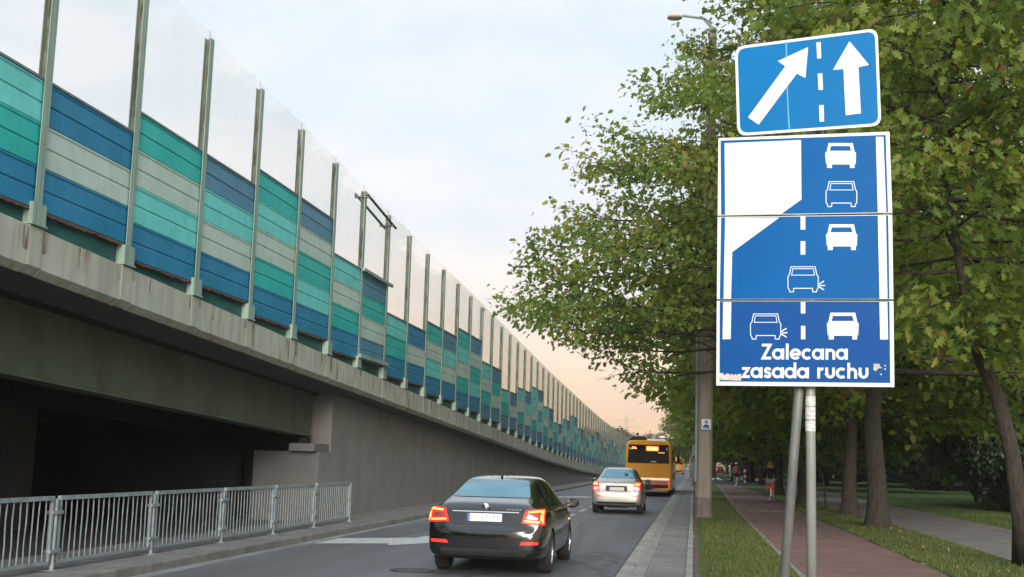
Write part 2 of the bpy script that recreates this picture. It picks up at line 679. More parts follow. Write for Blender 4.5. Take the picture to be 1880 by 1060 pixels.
for (x0, y0), (x1, y1) in [((-.42, -.5), (-.1, .5)), ((-.1, .5), (.34, .5)), ((.34, .55), (.42, -.5)), ((-.2, .8), (.0, .8)), ((-.36, -.5), (.02, -.5)), ((.02, -.4), (.3, .45))]:
    dx, dy = x1 - x0, y1 - y0
    ln = math.hypot(dx, dy)
    nx, ny = -dy / ln * .045, dx / ln * .045
    k.quad((bx + x0 - nx, by + y0 - ny, bz), (bx + x1 - nx, by + y1 - ny, bz), (bx + x1 + nx, by + y1 + ny, bz), (bx + x0 + nx, by + y0 + ny, bz))
    bz += .0006
struct('path_markings', k, m_line)
m_iron = pm('cast_iron', (.045, .045, .046), rough=.5, metal=.6, var=.3, scale=20, bump=.5, bscale=60)
mh = MB()
mh.lathe([(.0001, .010), (.27, .010), (.275, .006), (.29, .006), (.295, .012), (.34, .012), (.345, .002)], n=40, c=(-4.2, 18.0, .0))
tag(mh.build('manhole_cover', m_iron), 'round dark manhole cover in the road behind the black car', 'manhole cover')

# grass blades and fallen leaves
def scatter_blades(name, areas, n_per, mat, seed, h=(.03, .085)):
    rg = np.random.default_rng(seed)
    P = []
    for x0, x1, y0, y1, dens in areas:
        n = int((x1 - x0) * (y1 - y0) * dens)
        P.append(np.stack([rg.uniform(x0, x1, n), rg.uniform(y0, y1, n)], 1))
    P = np.concatenate(P)
    bare = np.sin(1.9 * P[:, 0] + .7 * P[:, 1]) + np.sin(.53 * P[:, 1] - 2.1 * P[:, 0] + 1) + .8 * np.sin(3.1 * P[:, 1] + 4 * P[:, 0])
    P = P[rg.uniform(0, 1, len(P)) < np.clip(.95 - .38 * bare, .12, 1)]      # worn, thin patches
    n = len(P)
    a = rg.uniform(0, 2 * PI, n)
    hh = rg.uniform(h[0], h[1], n)
    w = rg.uniform(.006, .014, n)
    lean = rg.uniform(-.6, .6, (n, 2)) * hh[:, None]
    d = np.stack([np.cos(a), np.sin(a)], 1) * w[:, None]
    V = np.zeros((n, 3, 3), np.float32)
    V[:, 0, :2] = P - d
    V[:, 1, :2] = P + d
    V[:, 2, :2] = P + lean
    V[:, :2, 2] = .09
    V[:, 2, 2] = .098 + hh
    me = bpy.data.meshes.new(name)
    me.vertices.add(n * 3)
    me.vertices.foreach_set('co', V.ravel())
    me.loops.add(n * 3)
    me.loops.foreach_set('vertex_index', np.arange(n * 3, dtype=np.int32))
    me.polygons.add(n)
    me.polygons.foreach_set('loop_start', np.arange(n, dtype=np.int32) * 3)
    at_ = me.attributes.new('tint', 'FLOAT', 'FACE')
    at_.data.foreach_set('value', rg.uniform(0, 1, n).astype(np.float32))
    me.update()
    me.materials.append(mat)
    o = bpy.data.objects.new(name, me)
    col.objects.link(o)
    return o


def leafy(name, stops, trans=.35, rough=.55):
    m, n, l, b = base(name)
    n.remove(b)
    at_ = nd(n, 'ShaderNodeAttribute', attribute_name='tint')
    r = nd(n, 'ShaderNodeValToRGB')
    ramp(r, stops)
    l.new(at_.outputs['Fac'], r.inputs[0])
    p = nd(n, 'ShaderNodeBsdfPrincipled')
    p.inputs['Roughness'].default_value = rough
    p.inputs['Specular IOR Level'].default_value = .35
    l.new(r.outputs[0], p.inputs['Base Color'])
    t = nd(n, 'ShaderNodeBsdfTranslucent')
    hs = nd(n, 'ShaderNodeMix', data_type='RGBA', blend_type='MULTIPLY')
    hs.inputs[0].default_value = 1
    l.new(r.outputs[0], hs.inputs[6])
    hs.inputs[7].default_value = (1.3, 1.25, .6, 1)
    l.new(hs.outputs[2], t.inputs['Color'])
    mx = nd(n, 'ShaderNodeMixShader')
    mx.inputs[0].default_value = trans
    l.new(p.outputs[0], mx.inputs[1])
    l.new(t.outputs[0], mx.inputs[2])
    l.new(mx.outputs[0], n['Material Output'].inputs[0])
    return m


m_blade = leafy('grass_blade', [(0, (.055, .082, .016)), (.6, (.11, .142, .032)), (.9, (.16, .155, .05)), (1, (.16, .14, .07))], .3)
tag(scatter_blades('grass', [(.22, 1.56, 16, 34, 700), (.22, 1.6, 34, 60, 160), (3.96, 5.8, 17, 40, 420), (3.96, 5.8, 40, 60, 120), (9.1, 12.5, 26, 50, 60)], 0, m_blade, 4), 'short green grass of the verges beside the bike path', 'grass', kind='stuff')
m_fallen = leafy('fallen_leaf', [(0, (.22, .15, .05)), (.5, (.30, .21, .09)), (.8, (.20, .10, .045)), (1, (.45, .36, .22))], .15)
# ------------------------------------------------------------------ viaduct with ramp wall
XP = -8.55                                  # outer face of the parapet, plane of the posts
YB, DY = 14.22, 2.572                       # first post in the photo and bay length
par_tab = [(-40, 8.6), (-8, 5.33), (0, 4.55), (12, 3.30), (22, 2.26), (31, 1.52), (38, 1.12), (46, .9), (58, .72), (75, .6)]
par = lambda y: pw((y - YB) / DY, par_tab)
yk = lambda kk: YB + DY * kk
K0, K1 = -4, 56
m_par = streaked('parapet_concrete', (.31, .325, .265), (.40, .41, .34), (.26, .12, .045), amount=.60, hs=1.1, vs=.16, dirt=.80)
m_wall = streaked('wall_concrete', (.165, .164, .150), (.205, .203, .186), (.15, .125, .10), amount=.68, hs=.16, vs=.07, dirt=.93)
m_girder = streaked('girder_concrete', (.060, .078, .052), (.095, .112, .078), (.05, .055, .035), amount=.7, hs=.4, vs=.1, dirt=.84)
m_dark = pm('shade_dark_concrete', (.011, .011, .011), rough=.9, var=.35, scale=.8, bump=.2)  # near-black: the deep shade of the underpass is put into the colour
m_abut = pm('abutment_concrete', (.125, .124, .120), rough=.9, var=.2, scale=.8, bump=.2, bscale=30)

via = thing('viaduct', (XP, YB, 0), 'weathered concrete viaduct and ramp carrying the raised road on the left', 'bridge')
pb = MB()
FACE, CH = .52, .10
wall_x = lambda y: -9.25 + max(0, y - 30) * .0072
y_end = 175.0


def par_block(y0, y1, x_out, dz=0.0):
    a, b = par(y0) + dz, par(y1) + dz
    fa, fb = a - FACE, b - FACE
    # section: top inner, top outer, face bottom, chamfer bottom, back bottom
    s = lambda y, t, f: [(XP - .36, y, t), (x_out, y, t), (x_out, y, f), (x_out - .10, y, f - CH), (XP - .36, y, f - CH)]
    pb.add(s(y0, a, fa) + s(y1, b, fb), [(i, (i + 1) % 5, 5 + (i + 1) % 5, 5 + i) for i in range(5)] + [(4, 3, 2, 1, 0), (5, 6, 7, 8, 9)])


for kk in range(K0, K1):
    y = yk(kk)
    par_block(y - .17, y + .17, XP + .006, .012)
    par_block(y + .185, y + DY - .185, XP)
par_block(yk(K1) + .185, y_end, XP)
pb.build('parapet', m_par, via)
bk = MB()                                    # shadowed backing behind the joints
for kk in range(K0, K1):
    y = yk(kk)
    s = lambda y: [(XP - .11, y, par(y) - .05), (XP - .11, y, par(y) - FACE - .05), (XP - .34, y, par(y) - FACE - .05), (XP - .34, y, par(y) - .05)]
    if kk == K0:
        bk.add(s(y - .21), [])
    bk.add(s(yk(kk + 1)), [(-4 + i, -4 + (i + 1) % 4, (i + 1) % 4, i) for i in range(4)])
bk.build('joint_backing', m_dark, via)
m_rust = base('rust_run')
_m, _n, _l, _b = m_rust
_b.inputs['Base Color'].default_value = (.20, .075, .025, 1)
_b.inputs['Roughness'].default_value = .95
_t = nd(_n, 'ShaderNodeTexCoord')
_mp = nd(_n, 'ShaderNodeMapping')
_mp.inputs['Scale'].default_value = (14, 14, 1.1)
_l.new(_t.outputs['Object'], _mp.inputs[0])
_k = nd(_n, 'ShaderNodeTexNoise')
_k.inputs['Scale'].default_value = 2.5
_k.inputs['Detail'].default_value = 6
_l.new(_mp.outputs[0], _k.inputs['Vector'])
_r = nd(_n, 'ShaderNodeValToRGB')
ramp(_r, [(.42, (0, 0, 0)), (.68, (.85, .85, .85))])
_l.new(_k.outputs['Fac'], _r.inputs[0])
_l.new(_r.outputs[0], _b.inputs['Alpha'])
rr_ = random.Random(12)
rs_ = MB()
for kk in range(K0, 16):
    for dy in (-.24, .21, rr_.uniform(.5, 2.2), rr_.uniform(.5, 2.2)):
        y = yk(kk) + dy
        w = rr_.uniform(.06, .17)
        h = rr_.uniform(.15, .5)
        if rr_.random() < .8:
            rs_.quad((XP + .0085, y - w * .5, par(y) - .012), (XP + .0085, y + w * .5, par(y) - .015), (XP + .0085, y + w * .45, par(y) - h), (XP + .0085, y - w * .4, par(y) - h))
tag(rs_.build('rust_stain', _m, via), kind='stuff')
# soffit under the overhang, deck and beams over the underpass
YA = 29.86                                   # where the bridge span ends and the ramp wall begins
XG = -9.7
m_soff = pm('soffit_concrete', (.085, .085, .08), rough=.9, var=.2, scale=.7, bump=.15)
sof = MB()
for i in range(60):
    y0, y1 = -40 + (YA + 40) * i / 60, -40 + (YA + 40) * (i + 1) / 60
    z0, z1 = par(y0) - FACE - CH, par(y1) - FACE - CH
    sof.add([(XP - .09, y0, z0), (XG - .05, y0, z0 - .02), (XG - .05, y1, z1 - .02), (XP - .09, y1, z1)], [(0, 1, 2, 3)])
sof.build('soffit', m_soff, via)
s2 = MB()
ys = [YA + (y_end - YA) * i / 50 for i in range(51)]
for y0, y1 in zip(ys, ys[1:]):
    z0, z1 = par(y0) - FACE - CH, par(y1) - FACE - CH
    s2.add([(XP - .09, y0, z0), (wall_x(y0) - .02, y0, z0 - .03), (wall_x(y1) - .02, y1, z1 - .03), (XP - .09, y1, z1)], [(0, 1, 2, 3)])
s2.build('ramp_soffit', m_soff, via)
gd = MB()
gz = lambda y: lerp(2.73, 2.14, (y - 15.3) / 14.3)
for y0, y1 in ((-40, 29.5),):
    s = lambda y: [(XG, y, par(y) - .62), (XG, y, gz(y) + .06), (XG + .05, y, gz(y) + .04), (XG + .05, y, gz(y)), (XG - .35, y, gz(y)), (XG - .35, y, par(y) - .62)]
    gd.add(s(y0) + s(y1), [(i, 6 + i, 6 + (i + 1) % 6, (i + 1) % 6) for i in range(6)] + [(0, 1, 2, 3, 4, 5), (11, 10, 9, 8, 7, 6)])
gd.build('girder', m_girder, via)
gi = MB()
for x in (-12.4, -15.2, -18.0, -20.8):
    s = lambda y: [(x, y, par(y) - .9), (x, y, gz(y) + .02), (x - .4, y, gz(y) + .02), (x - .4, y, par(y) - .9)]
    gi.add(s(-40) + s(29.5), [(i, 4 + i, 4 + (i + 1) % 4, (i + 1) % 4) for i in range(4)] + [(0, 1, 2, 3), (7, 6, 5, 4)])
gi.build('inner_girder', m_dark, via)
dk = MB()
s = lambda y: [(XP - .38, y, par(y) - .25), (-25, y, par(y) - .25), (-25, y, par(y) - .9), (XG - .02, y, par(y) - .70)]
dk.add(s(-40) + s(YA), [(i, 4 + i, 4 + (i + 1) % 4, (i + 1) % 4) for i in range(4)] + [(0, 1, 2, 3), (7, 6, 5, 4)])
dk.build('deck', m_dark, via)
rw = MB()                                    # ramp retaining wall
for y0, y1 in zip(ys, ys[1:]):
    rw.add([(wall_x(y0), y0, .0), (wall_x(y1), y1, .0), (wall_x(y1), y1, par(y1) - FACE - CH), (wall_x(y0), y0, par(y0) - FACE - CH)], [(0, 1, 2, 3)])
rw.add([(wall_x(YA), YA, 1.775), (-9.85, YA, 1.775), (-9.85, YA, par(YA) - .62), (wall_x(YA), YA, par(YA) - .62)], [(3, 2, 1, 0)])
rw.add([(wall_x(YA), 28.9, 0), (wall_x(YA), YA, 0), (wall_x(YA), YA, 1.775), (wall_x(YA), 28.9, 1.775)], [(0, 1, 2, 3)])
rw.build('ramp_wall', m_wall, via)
ab = MB()
ab.add([(-9.252, 28.9, 0), (-10.95, 28.9, 0), (-10.95, 28.9, 1.775), (-9.252, 28.9, 1.775), (-9.252, YA, 1.775), (-10.95, YA, 1.775), (-10.95, YA, 0)],
       [(3, 2, 1, 0), (3, 4, 5, 2), (2, 5, 6, 1)])
ab.build('abutment', m_abut, via)
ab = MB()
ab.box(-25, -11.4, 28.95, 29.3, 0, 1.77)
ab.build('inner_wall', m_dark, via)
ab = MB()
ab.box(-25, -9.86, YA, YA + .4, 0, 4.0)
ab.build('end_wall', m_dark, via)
sb = MB()
sb.box(-9.95, -9.29, 28.62, YA - .01, 1.78, 1.975)
sb.build('bearing_seat', m_abut, via, bevel=.015)
bp_ = MB()
bp_.box(-9.82, -9.62, 28.9, 29.3, 1.978, 2.12)
bp_.build('bearing', m_dark, via)
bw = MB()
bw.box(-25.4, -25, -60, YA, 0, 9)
bw.box(-25, -9.7, -42, -41, 0, 9)  # unseen end wall, added to keep light out of the underpass
bw.build('back_wall_and_light_block', m_dark, via)
m_pier = pm('pier_concrete', (.035, .033, .029), rough=.9, var=.3, scale=.8)  # pier colour darkened to carry the gloom under the deck
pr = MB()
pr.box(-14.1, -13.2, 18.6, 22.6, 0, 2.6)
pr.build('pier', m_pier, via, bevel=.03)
uf = MB()
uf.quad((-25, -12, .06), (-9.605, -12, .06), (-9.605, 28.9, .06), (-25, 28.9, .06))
struct('underpass_ground', uf, pm('underpass_ground', (.05, .049, .047), var=.3, scale=1.2, bump=.2))  # shade below the deck is put into this ground colour
rf = MB()
rf.add([(XP - .37, YA, par(YA) - .3), (-30, YA, par(YA) - .3), (-30, y_end, par(y_end) - .3), (XP - .37, y_end, par(y_end) - .3)], [(0, 1, 2, 3)])
rf.build('ramp_deck', m_dark, via)

# ------------------------------------------------------------------ noise barrier
m_post = streaked('post_paint', (.20, .30, .25), (.27, .36, .30), (.13, .085, .055), amount=.66, rough=.55, vs=.15, hs=5)
m_web = streaked('post_inner_rust', (.15, .155, .125), (.27, .27, .225), (.045, .038, .03), amount=.50, rough=.7, vs=.8, hs=5)


def panel_mat(name, c, v=.10):
    lo, hi = tuple(x * (1 - v) for x in c), tuple(min(1, x * (1 + v) + .012) for x in c)
    return streaked(name, lo, hi, tuple(x * .75 + .02 for x in c), amount=.70, rough=.42, vs=.6, hs=1.0, dirt=.93)


PC = {'T': panel_mat('panel_teal', (.008, .39, .36)), 'L': panel_mat('panel_aqua', (.12, .55, .52)), 'P': panel_mat('panel_pale', (.40, .52, .465), .07),
      'B': panel_mat('panel_blue', (.003, .175, .33)), 'S': panel_mat('panel_slate', (.06, .20, .31))}
m_cap = pm('panel_cap', (.12, .15, .16), rough=.5, var=.3, scale=6)
m_rustlip = pm('rusty_lip', (.10, .045, .03), rough=.9, var=.5, scale=14, detail=9)
m_infill = pm('infill_board', (.012, .085, .078), rough=.6, var=.45, scale=1.7, stretch=(1, .6, 2))


def acrylic():
    m, n, l, b = base('clear_acrylic')
    n.remove(b)
    tr = nd(n, 'ShaderNodeBsdfTransparent')
    tr.inputs[0].default_value = (.997, .988, .975, 1)
    gl = nd(n, 'ShaderNodeBsdfGlossy')
    gl.inputs['Roughness'].default_value = .03
    gl.inputs[0].default_value = (.95, .95, .95, 1)
    fr = nd(n, 'ShaderNodeFresnel')
    fr.inputs['IOR'].default_value = 1.2
    mx = nd(n, 'ShaderNodeMixShader')
    ge = nd(n, 'ShaderNodeNewGeometry')            # leaving the sheet adds no second mirror image
    k1 = nd(n, 'ShaderNodeMath', operation='SUBTRACT')
    k1.inputs[0].default_value = 1
    l.new(ge.outputs['Backfacing'], k1.inputs[1])
    k2 = nd(n, 'ShaderNodeMath', operation='MULTIPLY')
    l.new(fr.outputs[0], k2.inputs[0])
    l.new(k1.outputs[0], k2.inputs[1])
    l.new(k2.outputs[0], mx.inputs[0])
    l.new(tr.outputs[0], mx.inputs[1])
    l.new(gl.outputs[0], mx.inputs[2])
    df = nd(n, 'ShaderNodeBsdfDiffuse')          # thin warm diffuse film, mottled by vertically stretched noise
    df.inputs[0].default_value = (.62, .52, .44, 1)
    t = nd(n, 'ShaderNodeTexCoord')
    mp = nd(n, 'ShaderNodeMapping')
    mp.inputs['Scale'].default_value = (1, .7, .45)
    l.new(t.outputs['Object'], mp.inputs[0])
    ns = nd(n, 'ShaderNodeTexNoise')
    ns.inputs['Scale'].default_value = 1.6
    ns.inputs['Detail'].default_value = 6
    l.new(mp.outputs[0], ns.inputs['Vector'])
    r = nd(n, 'ShaderNodeValToRGB')
    ramp(r, [(.3, (.004, .004, .004)), (.75, (.022, .022, .022))])
    l.new(ns.outputs['Fac'], r.inputs[0])
    m2 = nd(n, 'ShaderNodeMixShader')
    l.new(r.outputs[0], m2.inputs[0])
    l.new(mx.outputs[0], m2.inputs[1])
    l.new(df.outputs[0], m2.inputs[2])
    l.new(m2.outputs[0], n['Material Output'].inputs[0])
    return m


m_acr = acrylic()
bar = thing('noise_barrier', (XP, YB, 4.5), 'tall noise barrier of teal, blue and pale panels under clear panes', 'noise barrier')
seq = {0: 'BPB', 1: 'TPLB', 2: 'SLPB', 3: 'TLPTB', 4: 'SPTLB', 5: 'LPTB', 6: 'STPS', 7: 'LTB'}
seq_far = {0: 'SPS', 1: 'LPTS', 2: 'SLPS', 3: 'LLPTS', 4: 'SPTLS', 5: 'LPTS', 6: 'STPS', 7: 'LTS'}
rows = {0: 3, 1: 4, 2: 5, 3: 4}
PHH = .577
post_h = lambda kk: 4.65 if kk < 30 else lerp(4.65, 4.2, (kk - 30) / 26)


def post_mesh(h):
    q = MB()
    q.cur = 0
    q.box(-.012, .0, -.085, .085, 0, h)                 # front flange
    q.box(-.118, -.108, -.08, .08, 0, h)               # back flange
    q.cur = 1
    q.box(-.107, -.013, -.006, .006, 0, h - .002)       # web
    q.cur = 0
    q.box(-.21, .03, -.16, .16, .002, .30)              # foot bracket
    q.box(-.22, .045, -.19, .19, -.004, .02)
    q.box(-.064, -.056, -.006, .006, h, h + .17)        # thin rod on top
    return q


for kk in range(K0, K1 + 1):
    q = post_mesh(post_h(kk))
    y, z = yk(kk), par(yk(kk)) + .03
    q.v = [(p[0] + XP, p[1] + y, p[2] + z) for p in q.v]
    q.build('post', [m_post, m_web], bar)


def panel_prof(h):
    return [(.0, 0.0), (.012, .012), (.012, .245), (-.006, .262), (-.006, .276), (.010, .292), (.004, h - .05), (.016, h - .03), (.016, h - .008), (-.004, h - .002)]


pan_count = 0
far_pan = {c: MB() for c in 'TLPBS'}
rp_ = random.Random(3)
for kk in range(K0, K1):
    y0, y1 = yk(kk) + .012, yk(kk + 1) - .012
    j = (kk + 1) // 2
    nrow = rows[j % 4]
    bz = par(yk(2 * j - 1)) + .16
    sq = (seq if kk < 13 else seq_far)[kk % 8]
    if len(sq) != nrow:
        sq = (sq * 2)[:nrow]
    tz = bz + nrow * PHH
    xf = XP - .045
    for i, c in enumerate(reversed(sq)):
        z = bz + i * PHH
        prof = panel_prof(PHH)
        q = MB()
        n = len(prof)
        vs = []
        sag = .0
        for yy in (y0, y1):
            vs += [(xf + px, yy, z + pz) for px, pz in prof] + [(xf - .045, yy, z + PHH - .004), (xf - .045, yy, z + .002)]
        m = n + 2
        q.add(vs, [(a, (a + 1) % m, m + (a + 1) % m, m + a) for a in range(m)] + [tuple(reversed(range(m))), tuple(range(m, 2 * m))])
        if kk < 22 and pan_count < 100:
            o = q.build('panel', PC[c], bar)
            pan_count += 1
        else:
            far_pan[c].add(q.v, q.f)
    q = MB()                                                     # capping under the pane, rusty bottom lip
    q.box(xf - .05, xf + .03, y0, y1, tz + .0, tz + .035)
    q.build('cap_rail', m_cap, bar)
    q = MB()
    nn = 12
    for a in range(nn):
        ya, yb = lerp(y0, y1, a / nn), lerp(y0, y1, (a + 1) / nn)
        hgt = rp_.uniform(.02, .05)
        q.add([(x, y, z) for y, z in ((ya, bz - .001), (yb, bz - .001), (yb, bz - .03 - hgt * .5), (lerp(ya, yb, .5), bz - hgt), (ya, bz - .03 - hgt * .2)) for x in (xf - .03, xf + .018)], [(1, 3, 5, 7, 9), (0, 8, 6, 4, 2), (9, 7, 6, 8), (7, 5, 4, 6)])
    q.build('bottom_lip', m_rustlip, bar)
    q = MB()
    q.add([(xf - .07, y0, par(y0) - .02), (xf - .07, y1, par(y1) - .02), (xf - .07, y1, bz + .02), (xf - .07, y0, bz + .02)], [(0, 1, 2, 3)])
    q.build('infill_board', m_infill, bar)
    pz = .5 * (par(yk(kk)) + par(yk(kk + 1))) + post_h(kk) + .16
    q = MB()
    dzp = (par(yk(kk + 1)) - par(yk(kk))) * .5
    q.add([(xf - s_, yy, zz) for s_ in (.0, .014) for yy, zz in ((y0, tz + .036), (y1, tz + .036), (y1, pz + dzp), (y0, pz - dzp))], [(0, 1, 2, 3), (7, 6, 5, 4), (3, 2, 6, 7), (0, 4, 5, 1), (1, 5, 6, 2), (0, 3, 7, 4)])
    q.build('pane', m_acr, bar, weld=True)
mats = list(PC)
fp = MB()
for i, c in enumerate(mats):
    fp.cur = i
    fp.add(far_pan[c].v, far_pan[c].f)
o = fp.build('panel', [PC[c] for c in mats], bar)
o['kind'] = 'stuff'
# clamp frame on the seventh bay
m_steel = pm('galvanised_dark', (.09, .095, .095), rough=.45, metal=.5, var=.35, scale=9)
fr = MB()
ya, yb = yk(6) - .12, yk(7) + .42
ztop = par(yk(6)) + 4.58
for z, r in ((ztop, .035),):
    fr.tube([(XP + .06, ya, z), (XP + .06, yb, z - .30)], r, 8)
    fr.tube([(XP - .26, ya, z), (XP - .26, yb, z - .30)], r, 8)
for yy in (yk(6) - .02, yk(7)):
    t = (yy - ya) / (yb - ya)
    fr.box(XP - .30, XP + .11, yy - .05, yy + .05, ztop - .30 * t - .07, ztop - .30 * t - .035)
fr.build('clamp_bar', m_steel, bar, smooth=False)
fr = MB()
jb = par(yk(5)) + .16 + 4 * PHH
fr.box(XP + .02, XP + .09, ya, yb - .1, jb - .03, jb + .05)
fr.build('clamp_bar', m_post, bar)
fr = MB()
jb = par(yk(5)) + .16
fr.box(XP + .02, XP + .09, ya, yb - .25, jb + .02, jb + .12)
fr.build('clamp_bar', m_post, bar)

# ------------------------------------------------------------------ guard railing
m_galv = pm('galvanised_rail', (.27, .325, .335), rough=.42, metal=.35, var=.3, scale=7, detail=8)
XR = -8.27
ry = [8.9, 11.75, 14.77, 17.66, 20.45, 23.1, 25.7, 28.45]
rail = thing('guard_railing', (XR, ry[0], .12), 'grey galvanised guard railing along the left pavement below the viaduct', 'railing')
for i, y in enumerate(ry):
    q = MB()
    q.tube([(XR, y, .05), (XR, y, 1.04)], .032, 10)
    if 0 < i < len(ry) - 1:
        for zz in (.34, .84):
            q.box(XR - .045, XR + .045, y - .13, y + .13, zz, zz + .045)
    q.box(XR - .11, XR + .11, y - .11, y + .11, .119, .128)
    q.build('post', m_galv, rail)
rb = random.Random(5)
for y0, y1 in zip(ry, ry[1:]):
    q = MB()
    a, b = y0 + .10, y1 - .10
    q.box(XR - .028, XR + .028, a - .02, b + .02, 1.02, 1.075)
    q.box(XR - .02, XR + .02, a, b, .205, .245)
    for yy in (a, b):
        q.box(XR - .022, XR + .022, yy - .022, yy + .022, .245, 1.02)
    n = int((b - a) / .145)
    for k_ in range(1, n):
        yy = lerp(a, b, k_ / n)
        w1, w2 = rb.uniform(-.007, .007), rb.uniform(-.008, .008)
        q.tube([(XR, yy, .24), (XR + w1 * .5, yy + w1, .5), (XR + w2 * .5, yy + w2, .78), (XR, yy, 1.03)], .0095, 6, caps=False)
    q.build('railing_panel', m_galv, rail)
# ------------------------------------------------------------------ road sign on two posts
A0 = Vector((.177, 9.15, 0))
E0 = Vector((1.276, -.12, 0)).normalized()
NR = Vector((E0.y, -E0.x, 0))                # towards the traffic
m_blue = pm('sign_blue', (.0, .092, .30), rough=.38, var=.12, scale=1.3, spec=.06)
m_blue2 = pm('sign_blue_bright', (.0, .142, .38), rough=.38, var=.08, scale=1.6, spec=.06)
m_blue3 = pm('sign_blue_faded', (.003, .098, .31), rough=.38, var=.25, scale=2.2, c2=(.006, .060, .26), spec=.06)
m_white = pm('sign_white', (.62, .62, .61), rough=.35, var=.03, scale=2)
m_pale = pm('sign_outline', (.55, .62, .80), rough=.35, var=.05, scale=3)
m_alu = pm('aluminium', (.42, .42, .40), rough=.4, metal=.7, var=.15, scale=4)
m_peel = pm('peeled_film', (.50, .45, .40), rough=.8, var=.3, scale=30, detail=9)
m_scratch = pm('scratch_cyan', (.02, .26, .48), rough=.4, var=.1)
m_pole = pm('sign_pole', (.33, .345, .33), rough=.5, metal=.3, var=.22, scale=6, stretch=(1, 1, .3), detail=8)
m_pole2 = pm('sign_pole_old', (.20, .205, .195), rough=.55, metal=.3, var=.35, scale=6, stretch=(1, 1, .3), detail=8)


def S(px, py, d=0.0):
    r = Vector(_ray(px, py))
    c = Vector(_C)
    t = (A0 - c).dot(NR) / r.dot(NR)
    return c + r * t + NR * d


sign = thing('road_sign', (.86, 9.2, .1), 'tall blue lane merging sign on two grey poles by the bike path', 'road sign')


def plate(corners, name, mat, label=None, d=0.0, th=.012, round_px=0):
    """a real plate: pixel corners on the sign plane, thickness behind"""
    P = corners
    if round_px:
        Q = []
        n = len(P)
        for i in range(n):
            p0, p1, p2 = Vector(P[i - 1]), Vector(P[i]), Vector(P[(i + 1) % n])
            a = p1 + (p0 - p1).normalized() * round_px
            b = p1 + (p2 - p1).normalized() * round_px
            for t in (0, .2, .4, .6, .8, 1):
                Q.append(tuple((1 - t) ** 2 * a + 2 * t * (1 - t) * p1 + t * t * b))
        P = Q
    pts = [S(x, y, d) for x, y in P]
    m = MB()
    m.slab(pts, -NR * th)
    o = m.build(name, mat, sign, weld=True)
    if label:
        o['label'] = label
    return o


def face(mb, pts, d):
    mb.poly([S(x, y, d) for x, y in pts])


def inset(P, k):
    c = sum((Vector(p) for p in P), Vector((0, 0))) / len(P)
    Q = []
    n = len(P)
    for i in range(n):
        p0, p1, p2 = Vector(P[i - 1]), Vector(P[i]), Vector(P[(i + 1) % n])
        a, b = (p0 - p1).normalized(), (p2 - p1).normalized()
        Q.append(tuple(p1 + (a + b) * k))
    return Q


def rounded(P, r):
    Q = []
    n = len(P)
    for i in range(n):
        p0, p1, p2 = Vector(P[i - 1]), Vector(P[i]), Vector(P[(i + 1) % n])
        a = p1 + (p0 - p1).normalized() * r
        b = p1 + (p2 - p1).normalized() * r
        for t in (0, .25, .5, .75, 1):
            Q.append(tuple((1 - t) ** 2 * a + 2 * t * (1 - t) * p1 + t * t * b))
    return Q


# --- upper plate, tilted
U = [(1354, 250), (1618, 231), (1611, 52), (1349, 86)]
up = plate(U, 'arrow_plate', m_white, 'tilted blue plate with a merging arrow and a straight arrow', th=.02, round_px=18)
z_ = MB(); face(z_, rounded(inset(U, 5), 15), .0015); z_.build('blue_field', m_blue2, up)
zo = lambda x, y: (1340 + x / 4.817, 40 + y / 4.817)
z_ = MB()
face(z_, [zo(*p) for p in [(160, 848), (255, 912), (592, 460), (668, 500), (692, 226), (424, 350), (490, 396)]], .003)
z_.build('arrow', m_white, up)
z_ = MB()
face(z_, [zo(*p) for p in [(1024, 828), (1158, 812), (1137, 404), (1230, 384), (1058, 174), (912, 428), (1004, 420)]], .003)
z_.build('arrow', m_white, up)
z_ = MB()
for q in ([(765, 186), (803, 182), (808, 325), (772, 328)], [(777, 462), (817, 458), (824, 603), (784, 606)], [(789, 740), (829, 738), (833, 884), (794, 886)]):
    face(z_, [zo(*p) for p in reversed(q)], .003)
z_.build('lane_dashes', m_white, up)
z_ = MB()
face(z_, [zo(*p) for p in [(519, 960), (533, 960), (520, 760), (511, 560), (506, 175), (492, 175), (500, 560), (508, 760)]], .0022)
z_.build('scratch', m_scratch, up)

# --- lower board in three plates
B1 = [(1317.5, 396), (1638, 391), (1633, 242), (1319, 254)]
B2 = [(1316.2, 549.5), (1640.2, 549.5), (1638, 394.5), (1317.4, 398.5)]
B3 = [(1315, 708), (1642, 711), (1640.3, 553), (1316, 552.5)]
zA = lambda x, y: (1310 + x / 5.53, 230 + y / 5.53)
zB = lambda x, y: (1310 + x / 5.53, 380 + y / 5.53)
zC = lambda x, y: (1310 + x / 5.53, 560 + y / 5.53)
pl = [plate(B1, 'board_plate', m_white, 'top third of the board with a white area and two cars'), plate(B2, 'board_plate', m_white, 'middle third of the board with the narrowing lane'),
      plate(B3, 'board_plate', m_white, 'bottom third of the board with the words Zalecana zasada ruchu')]
for p_, bl, mt in ((pl[0], [(1324, 394.8), (1630.5, 390), (1626, 248), (1323, 258.5)], m_blue), (pl[1], [(1321.5, 549), (1633, 549), (1630.8, 395.8), (1324, 399.5)], m_blue), (pl[2], [(1321, 700.5), (1634.5, 703.5), (1633, 553.8), (1321.5, 553.2)], m_blue3)):
    z_ = MB(); face(z_, bl, .0015); z_.build('blue_field', mt, p_)
z_ = MB(); face(z_, [zA(*p) for p in [(118, 912), (685, 905), (893, 755), (888, 152), (112, 184)]], .003); z_.build('closed_area', m_white, pl[0])
z_ = MB(); face(z_, [zB(*p) for p in [(102, 934), (178, 934), (190, 460), (668, 110), (118, 110)]], .003); z_.build('closed_area', m_white, pl[1])
z_ = MB(); face(z_, [zC(*p) for p in [(92, 350), (174, 348), (181, -28), (98, -28)]], .003); z_.build('edge_line', m_white, pl[2])
